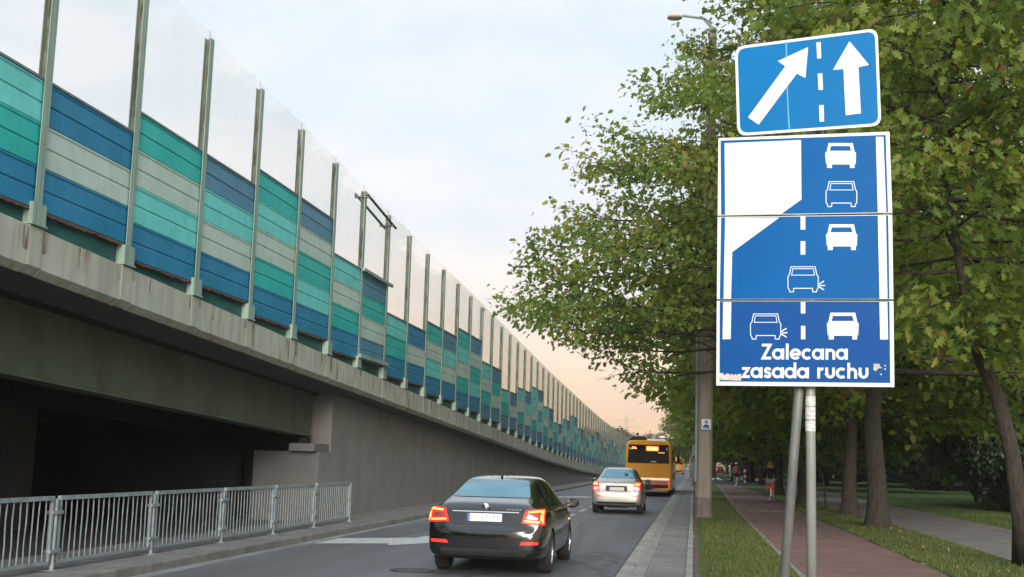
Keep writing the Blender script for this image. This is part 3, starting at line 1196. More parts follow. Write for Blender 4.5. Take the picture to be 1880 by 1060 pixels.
z_ = MB(); face(z_, [zC(*p) for p in [(1692, 352), (1772, 352), (1764, -26), (1684, -26)]], .003); z_.build('edge_line', m_white, pl[2])
z_ = MB(); face(z_, [zA(*p) for p in [(1668, 884), (1754, 882), (1724, 120), (1648, 120)]], .003); z_.build('edge_line', m_white, pl[0])
z_ = MB(); face(z_, [zB(*p) for p in [(1686, 934), (1766, 934), (1750, 92), (1668, 92)]], .003); z_.build('edge_line', m_white, pl[1])
for p_, zz, qs in ((pl[1], zB, [(884, 932, 100, 232), (884, 932, 350, 486)]), (pl[2], zC, [(886, 932, -28, 88), (888, 932, 214, 350)])):
    z_ = MB()
    for x0, x1, y0, y1 in qs:
        face(z_, [zz(x0, y1), zz(x1, y1), zz(x1, y0), zz(x0, y0)], .003)
    z_.build('lane_dashes', m_white, p_)


def solid_car(p_, zz, x0, x1, y0, y1, mwin):
    """white rear view of a car; y0 roof, y1 tyre bottoms in zoom pixels"""
    w, h = x1 - x0, y1 - y0
    Q = lambda u, v: zz(x0 + u * w, y0 + v * h)
    z_ = MB()
    face(z_, [Q(*p) for p in [(.03, .84), (.06, .84), (.06, 1.0), (.22, 1.0), (.22, .86), (.80, .86), (.80, 1.0), (.95, 1.0), (.95, .84), (.985, .84), (1, .40), (.955, .35), (.89, 0), (.11, 0), (.05, .35), (0, .40)]], .003)
    face(z_, [Q(*p) for p in [(.15, .31), (.845, .31), (.80, .12), (.19, .12)]], .0036)
    o = z_.build('car_symbol', [m_white, mwin], p_)
    o.data.polygons[1].material_index = 1
    o['label'] = 'solid white car symbol'


solid_car(pl[0], zA, 1133, 1447, 183, 436, m_blue)
solid_car(pl[1], zB, 1141, 1460, 178, 440, m_blue)
solid_car(pl[2], zC, 1150, 1474, 80, 352, m_blue3)


def ribbon(mb, pts, w, d, fn, closed=False):
    """continuous mitred stroke through 2-D points"""
    n = len(pts)
    Lf, Rt = [], []
    for i in range(n):
        p = Vector(pts[i])
        a = Vector(pts[i - 1]) if (i > 0 or closed) else None
        b = Vector(pts[(i + 1) % n]) if (i < n - 1 or closed) else None
        d1 = (p - a).normalized() if a is not None else None
        d2 = (b - p).normalized() if b is not None else None
        d1 = d1 or d2
        d2 = d2 or d1
        n1, n2 = Vector((-d1.y, d1.x)), Vector((-d2.y, d2.x))
        m = (n1 + n2)
        m = m / max(.5, m.dot(n1)) if m.length > 1e-6 else n1
        Lf.append(p + m * w / 2)
        Rt.append(p - m * w / 2)
    vs = [fn(*q, d) for q in Lf] + [fn(*q, d) for q in Rt]
    fs = [(i, (i + 1) % n, n + (i + 1) % n, n + i) for i in range(n if closed else n - 1)]
    mb.add(vs, fs)


def outline_car(p_, zz, x0, x1, y0, y1, flash):
    w, h = x1 - x0, y1 - y0
    fn = lambda u, v, d: S(*zz(x0 + u * w, y0 + v * (y1 - y0)), d)
    # work in units of the car width so that strokes keep their weight
    k = h / w
    fn = lambda u, v, d: S(*zz(x0 + u * w, y0 + v * w), d)
    z_ = MB()
    ribbon(z_, [(.02, .84 * k), (.06, .9 * k), (.07, .985 * k), (.19, .985 * k), (.20, .85 * k), (.80, .85 * k), (.81, .985 * k), (.93, .985 * k), (.94, .9 * k), (.98, .84 * k), (.985, .40 * k), (.94, .34 * k), (.885, .02), (.115, .02), (.06, .34 * k), (.015, .40 * k)], .026, .003, fn, True)
    ribbon(z_, [(.135, .345 * k), (.17, .10 * k), (.83, .10 * k), (.865, .345 * k)], .022, .0034, fn, True)
    if flash:
        for a, b in (((1.0, .70 * k), (1.17, .57 * k)), ((1.02, .75 * k), (1.20, .74 * k)), ((1.0, .79 * k), (1.17, .91 * k))):
            ribbon(z_, [a, b], .035, .0038, fn)
    o = z_.build('car_symbol', m_pale if not flash else m_pale, p_)
    o['label'] = 'outlined car symbol' + (' with a flashing indicator' if flash else '')


outline_car(pl[0], zA, 1137, 1460, 568, 832, False)
outline_car(pl[1], zB, 750, 1068, 603, 868, True)
outline_car(pl[2], zC, 370, 688, 86, 352, True)

# --- lettering drawn as strokes (x-height = 1)
def arc(cx, cy, r, a0, a1, n=14):
    return [(cx + r * math.cos(math.radians(a0 + (a1 - a0) * i / n)), cy + r * math.sin(math.radians(a0 + (a1 - a0) * i / n))) for i in range(n + 1)]


SW = .25
c_ = .5 - SW / 2 + .0
GL = {
    'Z': (1.02, [[(.06, 1.43 - SW / 2), (.80, 1.43 - SW / 2), (.16, SW / 2), (.90, SW / 2)]]),
    'z': (.84, [[(.05, 1 - SW / 2), (.62, 1 - SW / 2), (.14, SW / 2), (.74, SW / 2)]]),
    'a': (1.12, [arc(.47, .5, .385, 0, 360, 24), [(.92, 1.0), (.92, 0.0)]]),
    'l': (.44, [[(.2, 1.45), (.2, 0)]]),
    'e': (1.05, [arc(.5, .5, .385, 355, 45, 20)[::-1] and arc(.5, .5, .385, 8, 318, 22), [(.2, .49), (.95, .49)]]),
    'c': (.96, [arc(.5, .5, .385, 48, 312, 20)]),
    'n': (1.02, [[(.19, 0), (.19, 1.0)], [(.19, .5)] + arc(.5, .56, .31, 180, 0, 12) + [(.81, 0)]]),
    's': (.80, [[(.66, .80)] + arc(.38, .70, .19, 50, 270, 10)[2:-1] + arc(.40, .30, .19, 90, -130, 10)[1:] + [(.08, .22)]]),
    'd': (1.12, [arc(.47, .5, .385, 0, 360, 24), [(.92, 1.45), (.92, 0.0)]]),
    'r': (.72, [[(.19, 0), (.19, 1.0)], [(.19, .5)] + arc(.5, .56, .31, 180, 70, 8)]),
    'u': (1.02, [[(.19, 1.0), (.19, .44)] + arc(.5, .44, .31, 180, 360, 12) + [(.81, 1.0)]]),
    'h': (1.02, [[(.19, 0), (.19, 1.45)], [(.19, .5)] + arc(.5, .56, .31, 180, 0, 12) + [(.81, 0)]]),
    ' ': (.62, []),
}


def word(text, x0, x1, yb0, yb1, xh, p_, mat, name='lettering'):
    """baseline from (x0, yb0) to (x1, yb1), x-height xh, all in photo pixels"""
    tot = sum(GL[c][0] for c in text)
    kx = (x1 - x0) / tot
    z_ = MB()
    u = 0
    for c in text:
        adv, strokes = GL[c]
        for i, st in enumerate(strokes):
            def fn(a, b, d, u=u):
                X = x0 + (u + a) * kx
                return S(X, lerp(yb0, yb1, (X - x0) / (x1 - x0)) - b * xh, d)
            ribbon(z_, st, SW, .003 + .0005 * i, fn)
        u += adv
    o = z_.build(name, mat, p_)
    return o


word('Zalecana', 1397.5, 1558, 660.3, 660.8, 20.2, pl[2], m_white)['label'] = 'white word Zalecana'
word('zasada ruchu', 1361.5, 1596, 694.3, 695.6, 20.0, pl[2], m_white)['label'] = 'white words zasada ruchu'
z_ = MB()
face(z_, [zC(*p) for p in [(60, 762), (280, 770), (280, 700), (245, 706), (236, 722), (228, 700), (205, 716), (190, 702), (160, 708), (150, 694), (125, 702), (112, 722), (100, 692), (62, 692)]], .0025)
z_.build('peeled_patch', m_peel, pl[2])
z_ = MB()
face(z_, [zC(*p) for p in [(1624, 664), (1652, 672), (1668, 650), (1690, 640), (1716, 646), (1688, 622), (1686, 600), (1624, 598)]], .0025)
z_.build('peeled_patch', m_peel, pl[2])
for x, y in ((1742, 618), (1742, 652), (1700, 705)):
    z_ = MB()
    face(z_, [zC(*p) for p in [(x - 9, y + 7), (x + 8, y + 8), (x + 9, y - 6), (x - 8, y - 7)]], .0025)
    z_.build('peeled_patch', m_peel, pl[2])
# mounting channels and posts
z_ = MB()
for py in (300, 470, 640, 120, 200):
    a, b = S(1400, py, -.03), S(1590, py - 4, -.03)
    z_.tube([a, b], .014, 6)
z_.build('mounting_bar', m_alu, sign)
back = lambda p, d: p - NR * d
for name, p0, p1, m, lab in (('pole', at(1437, 1100, 9.22), at(1468, 700, 9.22), m_pole2, 'leaning dark grey pole'), ('pole', at(1490.5, 1100, 9.2), at(1487.5, 700, 9.2), m_pole, 'upright pale grey pole')):
    d = (p1 - p0) / (p1.z - p0.z)
    g0 = p0 + d * (.05 - p0.z)
    g1 = p0 + d * (4.9 - p0.z)
    z_ = MB()
    z_.tube([g0, g1], .036, 16)
    z_.tube([g0, g0 + d * .02], .09, 16)
    z_.build(name, m, sign, smooth=True)['label'] = lab
z_ = MB()
for a, b in ((728, 746), (748, 770), (773, 792)):
    z_.tube([at(1487.9, b, 9.2), at(1487.8, a, 9.2)], .0378, 16, caps=False)
z_.build('sticker', pm('sticker', (.55, .55, .54), rough=.7, var=.35, scale=45, detail=9), sign)
# ------------------------------------------------------------------ vehicles
def gloss(name, c, rough=.12, metal=0, coat=1.0, spec=.5, flake=0):
    m = pm(name, c, rough=rough, metal=metal, var=.06, scale=3, coat=coat, spec=spec, bump=flake, bscale=400 if flake else None)
    return m


m_black = gloss('black_lacquer', (.005, .0055, .006), .14)
m_silver = gloss('silver_lacquer', (.40, .385, .355), .36, .75, .3)
m_red = gloss('red_lacquer', (.45, .02, .02), .15)
m_tyre = pm('tyre_rubber', (.018, .018, .018), rough=.85, var=.3, scale=12)
m_rim = pm('alloy_rim', (.42, .42, .43), rough=.3, metal=.85, var=.1)
m_trim = pm('black_trim', (.012, .012, .012), rough=.55, var=.2)
m_chrome = pm('chrome', (.75, .75, .76), rough=.12, metal=1, var=.05)


def glass(name, c, spec=1.0, ior=2.1, tint=(1, 1, 1)):
    m, n, l, b = base(name)
    b.inputs['Base Color'].default_value = (*c, 1)
    b.inputs['Roughness'].default_value = .05
    b.inputs['IOR'].default_value = ior
    b.inputs['Specular Tint'].default_value = (*tint, 1)
    t = nd(n, 'ShaderNodeTexCoord')
    ns = nd(n, 'ShaderNodeTexNoise')
    ns.inputs['Scale'].default_value = 1.5
    l.new(t.outputs['Object'], ns.inputs['Vector'])
    r = nd(n, 'ShaderNodeValToRGB')
    ramp(r, [(.35, tuple(.5 * x for x in c)), (.65, tuple(1.4 * x for x in c))])
    l.new(ns.outputs['Fac'], r.inputs[0])
    l.new(r.outputs[0], b.inputs['Base Color'])
    return m


m_rglass = glass('sky_tinted_rear_glass', (.015, .095, .13), ior=2.3, tint=(.40, .82, 1.0))  # blue of the reflected sky put into base and specular colour
m_sglass = glass('tinted_side_glass', (.008, .011, .011), ior=1.6)
m_tail = pm('tail_lamp_red', (.42, .015, .012), rough=.3, var=.1, coat=0, spec=.3, emit=(1, .03, .02), estr=.55)
m_tailhot = pm('tail_lamp_lit', (.9, .25, .08), rough=.3, var=.05, emit=(1.0, .30, .05), estr=1.6)
m_busred0 = pm('dark_red_lens', (.20, .02, .02), rough=.15, coat=1)
m_refl = pm('glowing_red_reflector', (.55, .02, .015), rough=.2, var=.1, emit=(1, .05, .03), estr=.7)  # emission makes the reflectors glow; small rear lamps share it
m_plate = pm('number_plate', (.62, .61, .58), rough=.4, var=.05)
m_plateblue = pm('plate_blue_band', (.03, .10, .45), rough=.4, var=.05)
m_plateink = pm('plate_ink', (.30, .28, .26), rough=.5, var=.1)
m_clearlamp = pm('clear_lamp', (.7, .68, .66), rough=.12, metal=.4, var=.1, coat=1)
m_amber = pm('amber_lit', (.9, .35, .08), rough=.3, emit=(1, .35, .12), estr=1.4)
m_copper = pm('warm_cabin_glow', (.8, .5, .3), rough=.2, metal=.8)  # light inside the bus painted as a warm metallic patch


class Body:
    """Car shell lofted from cross-sections, with wheel arches cut out; patches are laid onto it."""

    def __init__(s, name, stations, mat, parent, arches=(), wheel_r=.32, sub=2, hw=.9):
        ys = [st[0] for st in stations]
        rings = []
        for y, zb, w, zbelt, ztop, wt in stations:
            h = ztop - zbelt
            half = [(0, zb), (w * .62, zb), (w * .93, zb + .02), (w * .99, zb + .12), (w, lerp(zb, zbelt, .55)), (w * .985, zbelt - .06), (w * .955, zbelt),
                    (lerp(w * .94, wt, .22), zbelt + h * .2), (lerp(w * .9, wt, .72), zbelt + h * .68), (wt, ztop - min(.05, h * .16)), (wt * .86, ztop - min(.012, h * .04)), (wt * .45, ztop), (0, ztop)]
            ring = [(x, y, z) for x, z in half] + [(-x, y, z) for x, z in half[-2:0:-1]]
            rings.append(ring)
        m = MB()
        n = len(rings[0])
        vs = [p for r in rings for p in r]
        fs = []
        for i in range(len(rings) - 1):
            for k in range(n):
                k2 = (k + 1) % n
                fs.append((i * n + k, i * n + k2, (i + 1) * n + k2, (i + 1) * n + k))
        fs.append(tuple(reversed(range(n))))
        fs.append(tuple(range((len(rings) - 1) * n, len(rings) * n)))
        m.add(vs, fs)
        tmp = m.build('tmp', mat, None, local=True, weld=True)
        sm = tmp.modifiers.new('s', 'SUBSURF')
        sm.levels = sub
        sm.render_levels = sub
        cut = []
        for y, sd in [(a, q) for a in arches for q in (-1, 1)]:
            c = MB()
            c.lathe([(.0001, 0), (wheel_r * 1.13, 0), (wheel_r * 1.13, .32), (.0001, .32)], 'x', 28, (sd * (hw - .24) if sd > 0 else -(hw - .24) - .32, y, wheel_r))
            co = c.build('cut', mat, None, local=True, weld=True)
            cut.append(co)
            b = tmp.modifiers.new('b', 'BOOLEAN')
            b.operation = 'DIFFERENCE'
            b.object = co
            b.solver = 'EXACT'
        dg = bpy.context.evaluated_depsgraph_get()
        ev = tmp.evaluated_get(dg)
        me = bpy.data.meshes.new_from_object(ev)
        me.name = name
        me.polygons.foreach_set('use_smooth', [True] * len(me.polygons))
        try:
            me.set_sharp_from_angle(angle=math.radians(42))
        except Exception:
            pass
        bpy.data.objects.remove(tmp)
        for c in cut:
            bpy.data.objects.remove(c)
        me.materials.clear()
        me.materials.append(mat)
        s.o = bpy.data.objects.new(name, me)
        col.objects.link(s.o)
        s.o.parent = parent
        s.bvh = BVHTree.FromPolygons([v.co.copy() for v in me.vertices], [tuple(p.vertices) for p in me.polygons])
        s.parent = parent

    def hit(s, a, b, axis):
        if axis == 'rear':
            o, d = Vector((a, -3, b)), Vector((0, 1, 0))
        elif axis == 'front':
            o, d = Vector((a, 30, b)), Vector((0, -1, 0))
        elif axis == 'right':
            o, d = Vector((4, a, b)), Vector((-1, 0, 0))
        elif axis == 'left':
            o, d = Vector((-4, a, b)), Vector((1, 0, 0))
        else:
            o, d = Vector((a, b, 9)), Vector((0, 0, -1))
        h = s.bvh.ray_cast(o, d)
        if h[0] is None:
            near = s.bvh.find_nearest(o + d * 3)
            return near[0], near[1]
        nr = h[1]
        if nr.dot(d) > 0:
            nr = -nr
        return h[0], nr

    def patch(s, mb, q, axis, n=8, m=6, off=.006):
        """q: four 2-D corners (order around); laid conformally onto the shell"""
        a, b, c, d = [Vector(p) for p in q]
        vs = []
        for j in range(m + 1):
            for i in range(n + 1):
                u, v = i / n, j / m
                p = a * (1 - u) * (1 - v) + b * u * (1 - v) + c * u * v + d * (1 - u) * v
                co, nr = s.hit(p.x, p.y, axis)
                vs.append(co + nr * off)
        w = n + 1
        return mb.add(vs, [(j * w + i, j * w + i + 1, (j + 1) * w + i + 1, (j + 1) * w + i) for j in range(m) for i in range(n)])

    def lay(s, name, qs, axis, mat, n=8, m=6, off=.006, parent=None):
        mb = MB()
        for q in qs:
            s.patch(mb, q, axis, n, m, off)
        return mb.build(name, mat, parent or s.parent, smooth=True, local=True)


def wheel(root, x, y, r, w, side, mat_rim, spokes=10):
    t = MB()
    t.lathe([(r * .62, -w / 2), (r * .9, -w / 2), (r * .98, -w * .40), (r, -w * .25), (r, w * .25), (r * .98, w * .40), (r * .9, w / 2), (r * .62, w / 2), (r * .62, -w / 2)], 'x', 32, (x, y, r))
    o = t.build('wheel', m_tyre, root, smooth=True, local=True)
    k = MB()
    xo = x + side * w * .46
    k.lathe([(r * .62, x - w * .4), (r * .64, xo), (r * .57, xo), (r * .55, xo - side * .03)], 'x', 32, (0, y, r))
    k.lathe([(.0001, xo - side * .008), (r * .16, xo - side * .008), (r * .17, xo - side * .05)], 'x', 16, (0, y, r))
    for i in range(spokes):
        a = 2 * PI * i / spokes
        ca, sa = math.cos(a), math.sin(a)
        p = lambda rr, ww: (y + ca * rr - sa * ww, r + sa * rr + ca * ww)
        pts = [p(r * .13, -.022), p(r * .58, -.03), p(r * .58, .03), p(r * .13, .022)]
        k.slab([(xo - side * .012, a_, b_) for a_, b_ in pts], (-side * .03, 0, 0))
    k.build('rim', mat_rim, o, smooth=False, local=True)
    d = MB()
    d.lathe([(.0001, xo - side * .09), (r * .6, xo - side * .09)], 'x', 24, (0, y, r))
    d.build('brake_disc', m_trim, o, local=True)
    return o


def mirror(root, x, y, z, mat, s=1):
    q = MB()
    q.blob((x, y, z), (.115, .075, .085), 12, 8)
    o = q.build('wing_mirror', mat, root, smooth=True, local=True)
    q = MB()
    q.box(x - .10 * s - .03, x - .06 * s, y - .03, y + .03, z - .07, z - .03)
    q.build('mirror_arm', m_trim, o, local=True)
    q = MB()
    q.add([(x - .085, y - .073, z - .055), (x + .085, y - .073, z - .055), (x + .085, y - .073, z + .055), (x - .085, y - .073, z + .055)], [(0, 1, 2, 3)])
    q.build('mirror_glass', m_sglass, o, local=True)


def plate_marks(mb, x0, x1, z0, z1, y, seed):
    y = B.hit((x0 + x1) / 2, (z0 + z1) / 2, 'rear')[0].y - .019
    rr = random.Random(seed)
    x = x0
    i = 0
    while x < x1 - .03:
        w = .034
        if i != 2:
            t = .010
            kind = rr.choice((1, 2))
            mb.box(x, x + t, y - .002, y, z0, z1)
            if kind != 1:
                mb.box(x + t, x + w, y - .002, y, z1 - t, z1)
            if kind != 2:
                mb.box(x + t, x + w, y - .002, y, z0, z0 + t)
            if kind == 0:
                mb.box(x + w, x + w + t, y - .002, y, z0, z1)
            if kind == 3:
                mb.box(x + t, x + w, y - .002, y, (z0 + z1) / 2, (z0 + z1) / 2 + t)
        x += w + .022
        i += 1


# ---- black hatch-backed saloon
octa = thing('car', (-3.04, 17.55, 0), 'black saloon car with glowing red tail lights, nearest on the road', 'car')
st = [(0.00, .36, .60, .58, .64, .40), (0.03, .30, .76, .62, .70, .58), (0.075, .27, .83, .72, .80, .60), (0.10, .26, .85, .90, .985, .62), (0.16, .25, .865, .945, 1.065, .64),
      (0.34, .22, .89, .96, 1.10, .66), (0.55, .20, .90, .965, 1.155, .63), (0.95, .19, .905, .965, 1.30, .575), (1.35, .19, .905, .96, 1.41, .56), (1.8, .19, .905, .955, 1.452, .565), (2.3, .19, .905, .95, 1.458, .575),
      (2.75, .19, .905, .945, 1.42, .575), (3.1, .19, .90, .94, 1.30, .60), (3.5, .19, .90, .92, 1.09, .66), (4.0, .2, .89, .86, .985, .66), (4.4, .22, .83, .78, .87, .58), (4.6, .27, .70, .66, .73, .50), (4.66, .34, .55, .54, .60, .40)]
B = Body('body', st, m_black, octa, arches=(1.02, 3.68), wheel_r=.325, hw=.905)
B.lay('rear_window', [[(-.60, 1.135), (.60, 1.135), (.475, 1.385), (-.475, 1.385)]], 'rear', m_rglass, 14, 8)
B.lay('side_window', [[(1.05, 1.0), (1.85, 1.0), (1.85, 1.365), (1.38, 1.335)]], 'right', m_sglass, 8, 6)
B.lay('side_window', [[(1.90, 1.0), (2.75, .99), (2.62, 1.345), (1.90, 1.368)]], 'right', m_sglass, 8, 6)
B.lay('side_window', [[(2.80, .985), (3.25, .98), (2.86, 1.28), (2.68, 1.34)]], 'right', m_sglass, 6, 5)
B.lay('side_window', [[(1.05, 1.0), (1.85, 1.0), (1.85, 1.365), (1.38, 1.335)]], 'left', m_sglass, 8, 6)
B.lay('side_window', [[(1.90, 1.0), (2.75, .99), (2.62, 1.345), (1.90, 1.368)]], 'left', m_sglass, 8, 6)
B.lay('window_trim', [[(1.0, .965), (3.3, .95), (3.3, .972), (1.0, .99)]], 'right', m_trim, 16, 1, .005)
B.lay('windscreen', [[(-.60, 1.08), (.60, 1.08), (.50, 1.37), (-.50, 1.37)]], 'front', m_sglass, 10, 6)
for sgn, cx in ((-1, -.705), (1, .705)):
    inn, outr = sgn * .54, sgn * .868
    t = B.lay('tail_light', [[(inn, .775), (outr, .755), (sgn * .855, .985), (sgn * .60, .975)]], 'rear', m_tail, 8, 6, .012)
    B.lay('light_strip', [[(inn + sgn * .04, .80), (outr - sgn * .02, .785), (outr - sgn * .02, .815), (inn + sgn * .04, .825)], [(outr - sgn * .055, .82), (outr - sgn * .02, .82), (outr - sgn * .028, .955), (outr - sgn * .06, .95)],
                          [(sgn * .63, .928), (outr - sgn * .03, .935), (outr - sgn * .03, .962), (sgn * .64, .955)]], 'rear', m_tailhot, 6, 2, .017, t)
    B.lay('inner_lens', [[(inn + sgn * .07, .845), (outr - sgn * .09, .84), (outr - sgn * .10, .905), (inn + sgn * .10, .905)]], 'rear', m_busred0, 4, 3, .017, t)
    B.lay('reflector', [[(sgn * .53, .470), (sgn * .79, .478), (sgn * .80, .520), (sgn * .56, .518)]], 'rear', m_refl, 6, 2, .012)
p_ = B.lay('number_plate', [[(-.27, .79), (.25, .79), (.25, .905), (-.27, .905)]], 'rear', m_plate, 4, 2, .014)
B.lay('country_band', [[(-.27, .79), (-.232, .79), (-.232, .905), (-.27, .905)]], 'rear', m_plateblue, 2, 2, .016, p_)
q = MB(); plate_marks(q, -.215, .23, .815, .88, .085, 2); q.build('plate_lettering', m_plateink, p_, local=True)
B.lay('plate_recess', [[(-.50, .75), (.50, .75), (.48, .775), (-.48, .775)]], 'rear', m_trim, 8, 1, .006)
B.lay('diffuser', [[(-.62, .30), (.62, .30), (.66, .40), (-.66, .40)]], 'rear', m_trim, 10, 2, .008)
B.lay('bumper_crease', [[(-.50, .535), (.50, .535), (.46, .56), (-.46, .56)]], 'rear', m_chrome if False else m_black, 10, 1, .010)
B.lay('boot_strip', [[(-.50, .925), (.50, .925), (.50, .938), (-.50, .938)]], 'rear', m_chrome, 10, 1, .010)
q = MB(); q.lathe([(.0001, .060), (.048, .062), (.055, .075)], 'y', 20, (.0, 0, 1.005)); q.build('badge', m_chrome, octa, smooth=True, local=True)
q = MB()
for i in range(6):
    q.box(.32 + i * .038, .345 + i * .038, .082, .09, .958, .985)
q.build('model_letters', m_chrome, octa, local=True)
for a in (1.02, 3.68):
    for s_ in (-1, 1):
        wheel(octa, s_ * .79, a, .325, .215, s_, m_rim)
mirror(octa, .985, 3.12, 1.0, m_trim)
mirror(octa, -.985, 3.12, 1.0, m_trim, -1)
B.lay('door_handle', [[(1.40, .905), (1.58, .905), (1.58, .925), (1.40, .925)], [(2.42, .895), (2.60, .895), (2.60, .915), (2.42, .915)]], 'right', m_chrome, 4, 1, .014)
B.lay('indicator', [[(3.42, .70), (3.60, .70), (3.60, .735), (3.42, .735)]], 'right', m_amber, 3, 1, .01)
q = MB(); q.tube([(-.35, .9, .27), (.35, .9, .27)], .10, 8); q.tube([(-.7, 1.02, .3), (.7, 1.02, .3)], .05, 8); q.build('axle', m_trim, octa, local=True)
q = MB(); q.blob((-.0, 1.55, 1.452), (.02, .06, .045), 8, 6); q.build('aerial', m_trim, octa, local=True, smooth=True)

# ---- silver saloon
suz = thing('car', (-2.56, 40.6, 0), 'silver saloon car behind the orange bus', 'car')
st = [(0.00, .40, .56, .60, .66, .40), (0.03, .33, .74, .66, .74, .56), (0.08, .29, .81, .80, .90, .60), (0.11, .27, .825, .96, 1.07, .62), (0.18, .26, .84, 1.0, 1.125, .64),
      (0.40, .24, .855, 1.01, 1.15, .65), (0.62, .22, .865, 1.01, 1.20, .62), (0.90, .21, .865, 1.01, 1.36, .56), (1.22, .21, .865, 1.01, 1.50, .53), (1.7, .21, .865, 1.005, 1.545, .54), (2.2, .21, .865, 1.0, 1.54, .545),
      (2.6, .21, .865, .995, 1.48, .55), (2.95, .21, .86, .98, 1.33, .58), (3.3, .21, .86, .96, 1.14, .64), (3.8, .22, .85, .92, 1.04, .64), (4.2, .24, .80, .84, .93, .56), (4.44, .29, .66, .70, .77, .48), (4.5, .36, .5, .58, .64, .4)]
B = Body('body', st, m_silver, suz, arches=(.92, 3.42), wheel_r=.315, hw=.865)
B.lay('rear_window', [[(-.57, 1.19), (.57, 1.19), (.43, 1.475), (-.43, 1.475)]], 'rear', m_rglass, 12, 8)
for sd in ('right', 'left'):
    B.lay('side_window', [[(.95, 1.05), (1.70, 1.05), (1.70, 1.455), (1.18, 1.41)]], sd, m_sglass, 8, 6)
    B.lay('side_window', [[(1.76, 1.05), (2.55, 1.04), (2.45, 1.43), (1.76, 1.458)]], sd, m_sglass, 8, 6)
    B.lay('side_window', [[(2.6, 1.035), (3.0, 1.03), (2.68, 1.34), (2.52, 1.40)]], sd, m_sglass, 6, 5)
B.lay('windscreen', [[(-.56, 1.14), (.56, 1.14), (.46, 1.45), (-.46, 1.45)]], 'front', m_sglass, 10, 6)
for sgn in (-1, 1):
    t = B.lay('tail_light', [[(sgn * .565, .76), (sgn * .795, .76), (sgn * .81, 1.06), (sgn * .60, 1.06)]], 'rear', m_tail, 6, 8, .012)
    B.lay('lit_lens', [[(sgn * .62, .945), (sgn * .77, .945), (sgn * .775, 1.035), (sgn * .635, 1.035)]], 'rear', m_tailhot, 3, 3, .017, t)
    B.lay('reversing_lens', [[(sgn * .60, .79), (sgn * .76, .79), (sgn * .765, .89), (sgn * .61, .89)]], 'rear', m_clearlamp, 3, 3, .017, t)
    B.lay('reflector', [[(sgn * .50, .575), (sgn * .74, .585), (sgn * .74, .615), (sgn * .52, .605)]], 'rear', m_refl, 5, 1, .012)
B.lay('plate_recess', [[(-.36, .755), (.36, .755), (.36, .945), (-.36, .945)]], 'rear', m_trim, 6, 3, .006)
B.lay('boot_handle', [[(-.36, .935), (.36, .935), (.36, .96), (-.36, .96)]], 'rear', m_chrome, 6, 1, .012)
p_ = B.lay('number_plate', [[(-.26, .775), (.26, .775), (.26, .885), (-.26, .885)]], 'rear', m_plate, 4, 2, .012)
B.lay('country_band', [[(-.26, .775), (-.222, .775), (-.222, .885), (-.26, .885)]], 'rear', m_plateblue, 2, 2, .014, p_)
q = MB(); plate_marks(q, -.205, .23, .80, .862, .072, 5); q.build('plate_lettering', m_plateink, p_, local=True)
B.lay('bumper_trim', [[(-.66, .34), (.66, .34), (.64, .40), (-.64, .40)]], 'rear', m_trim, 10, 1, .008)
q = MB(); q.lathe([(.0001, .085), (.03, .087), (.036, .10)], 'y', 12, (0, 0, 1.035)); q.build('badge', m_chrome, suz, smooth=True, local=True)
for a in (.92, 3.42):
    for s_ in (-1, 1):
        wheel(suz, s_ * .755, a, .315, .2, s_, m_rim, 8)
mirror(suz, .96, 2.85, 1.06, m_trim)
mirror(suz, -.96, 2.85, 1.06, m_silver, -1)
q = MB(); q.tube([(-.35, .75, .29), (.35, .75, .29)], .10, 8); q.tube([(-.7, .92, .3), (.7, .92, .3)], .05, 8); q.build('axle', m_trim, suz, local=True)
q = MB()
for x in (-.33, .33):
    q.blob((x, 1.75, 1.30), (.11, .06, .14), 8, 6)
q.build('headrest', m_trim, suz, local=True, smooth=True)

# ---- orange city bus
m_orange = gloss('bus_orange', (1.0, .40, .010), .40, coat=.2, spec=.3)
m_busred = gloss('bus_red', (.62, .03, .02), .22)
m_buswhite = pm('bus_roof_white', (.72, .72, .70), rough=.4, var=.08)
m_busglass = glass('bus_glass', (.008, .009, .010), ior=1.22)
m_led = pm('led_display', (.9, .5, .1), rough=.4, emit=(1, .55, .12), estr=2.2, var=.4, scale=26, stretch=(1, 1, .3), c2=(1, .8, .3))
m_ledglow = pm('led_glow_frame', (.5, .06, .03), rough=.4, emit=(1, .12, .05), estr=.5)  # red halo of the display put into a glowing frame


def bus_shell(root, Lg=12.0, hw=1.25, top=2.93):
    m = MB()
    prof = [(hw * .90, .32), (hw * .985, .36), (hw, .9), (hw, 1.5), (hw * .992, 2.2), (hw * .965, 2.62), (hw * .90, 2.82), (hw * .80, top - .03), (hw * .6, top), (0, top + .02)]
    half = [(0, .30)] + prof
    rings = []
    for y, k, dz in ((0.0, .93, .03), (.05, .975, .01), (.14, .995, 0), (.3, 1, 0), (3, 1, 0), (6, 1, 0), (9, 1, 0), (Lg - .3, 1, 0), (Lg - .1, .98, 0), (Lg, .92, .03)):
        yy = y
        rings.append([(x * k, yy + (.10 * max(0, (z - 1.3) / 1.6) ** 2 if y < .2 else 0), z - dz * (z - 1.6) / 1.3) for x, z in half] + [(-x * k, yy + (.10 * max(0, (z - 1.3) / 1.6) ** 2 if y < .2 else 0), z - dz * (z - 1.6) / 1.3) for x, z in half[-2:0:-1]])
    n = len(rings[0])
    fs = [(i * n + k, i * n + (k + 1) % n, (i + 1) * n + (k + 1) % n, (i + 1) * n + k) for i in range(len(rings) - 1) for k in range(n)]
    fs += [tuple(reversed(range(n))), tuple(range((len(rings) - 1) * n, len(rings) * n))]
    m.add([p for r in rings for p in r], fs)
    return m


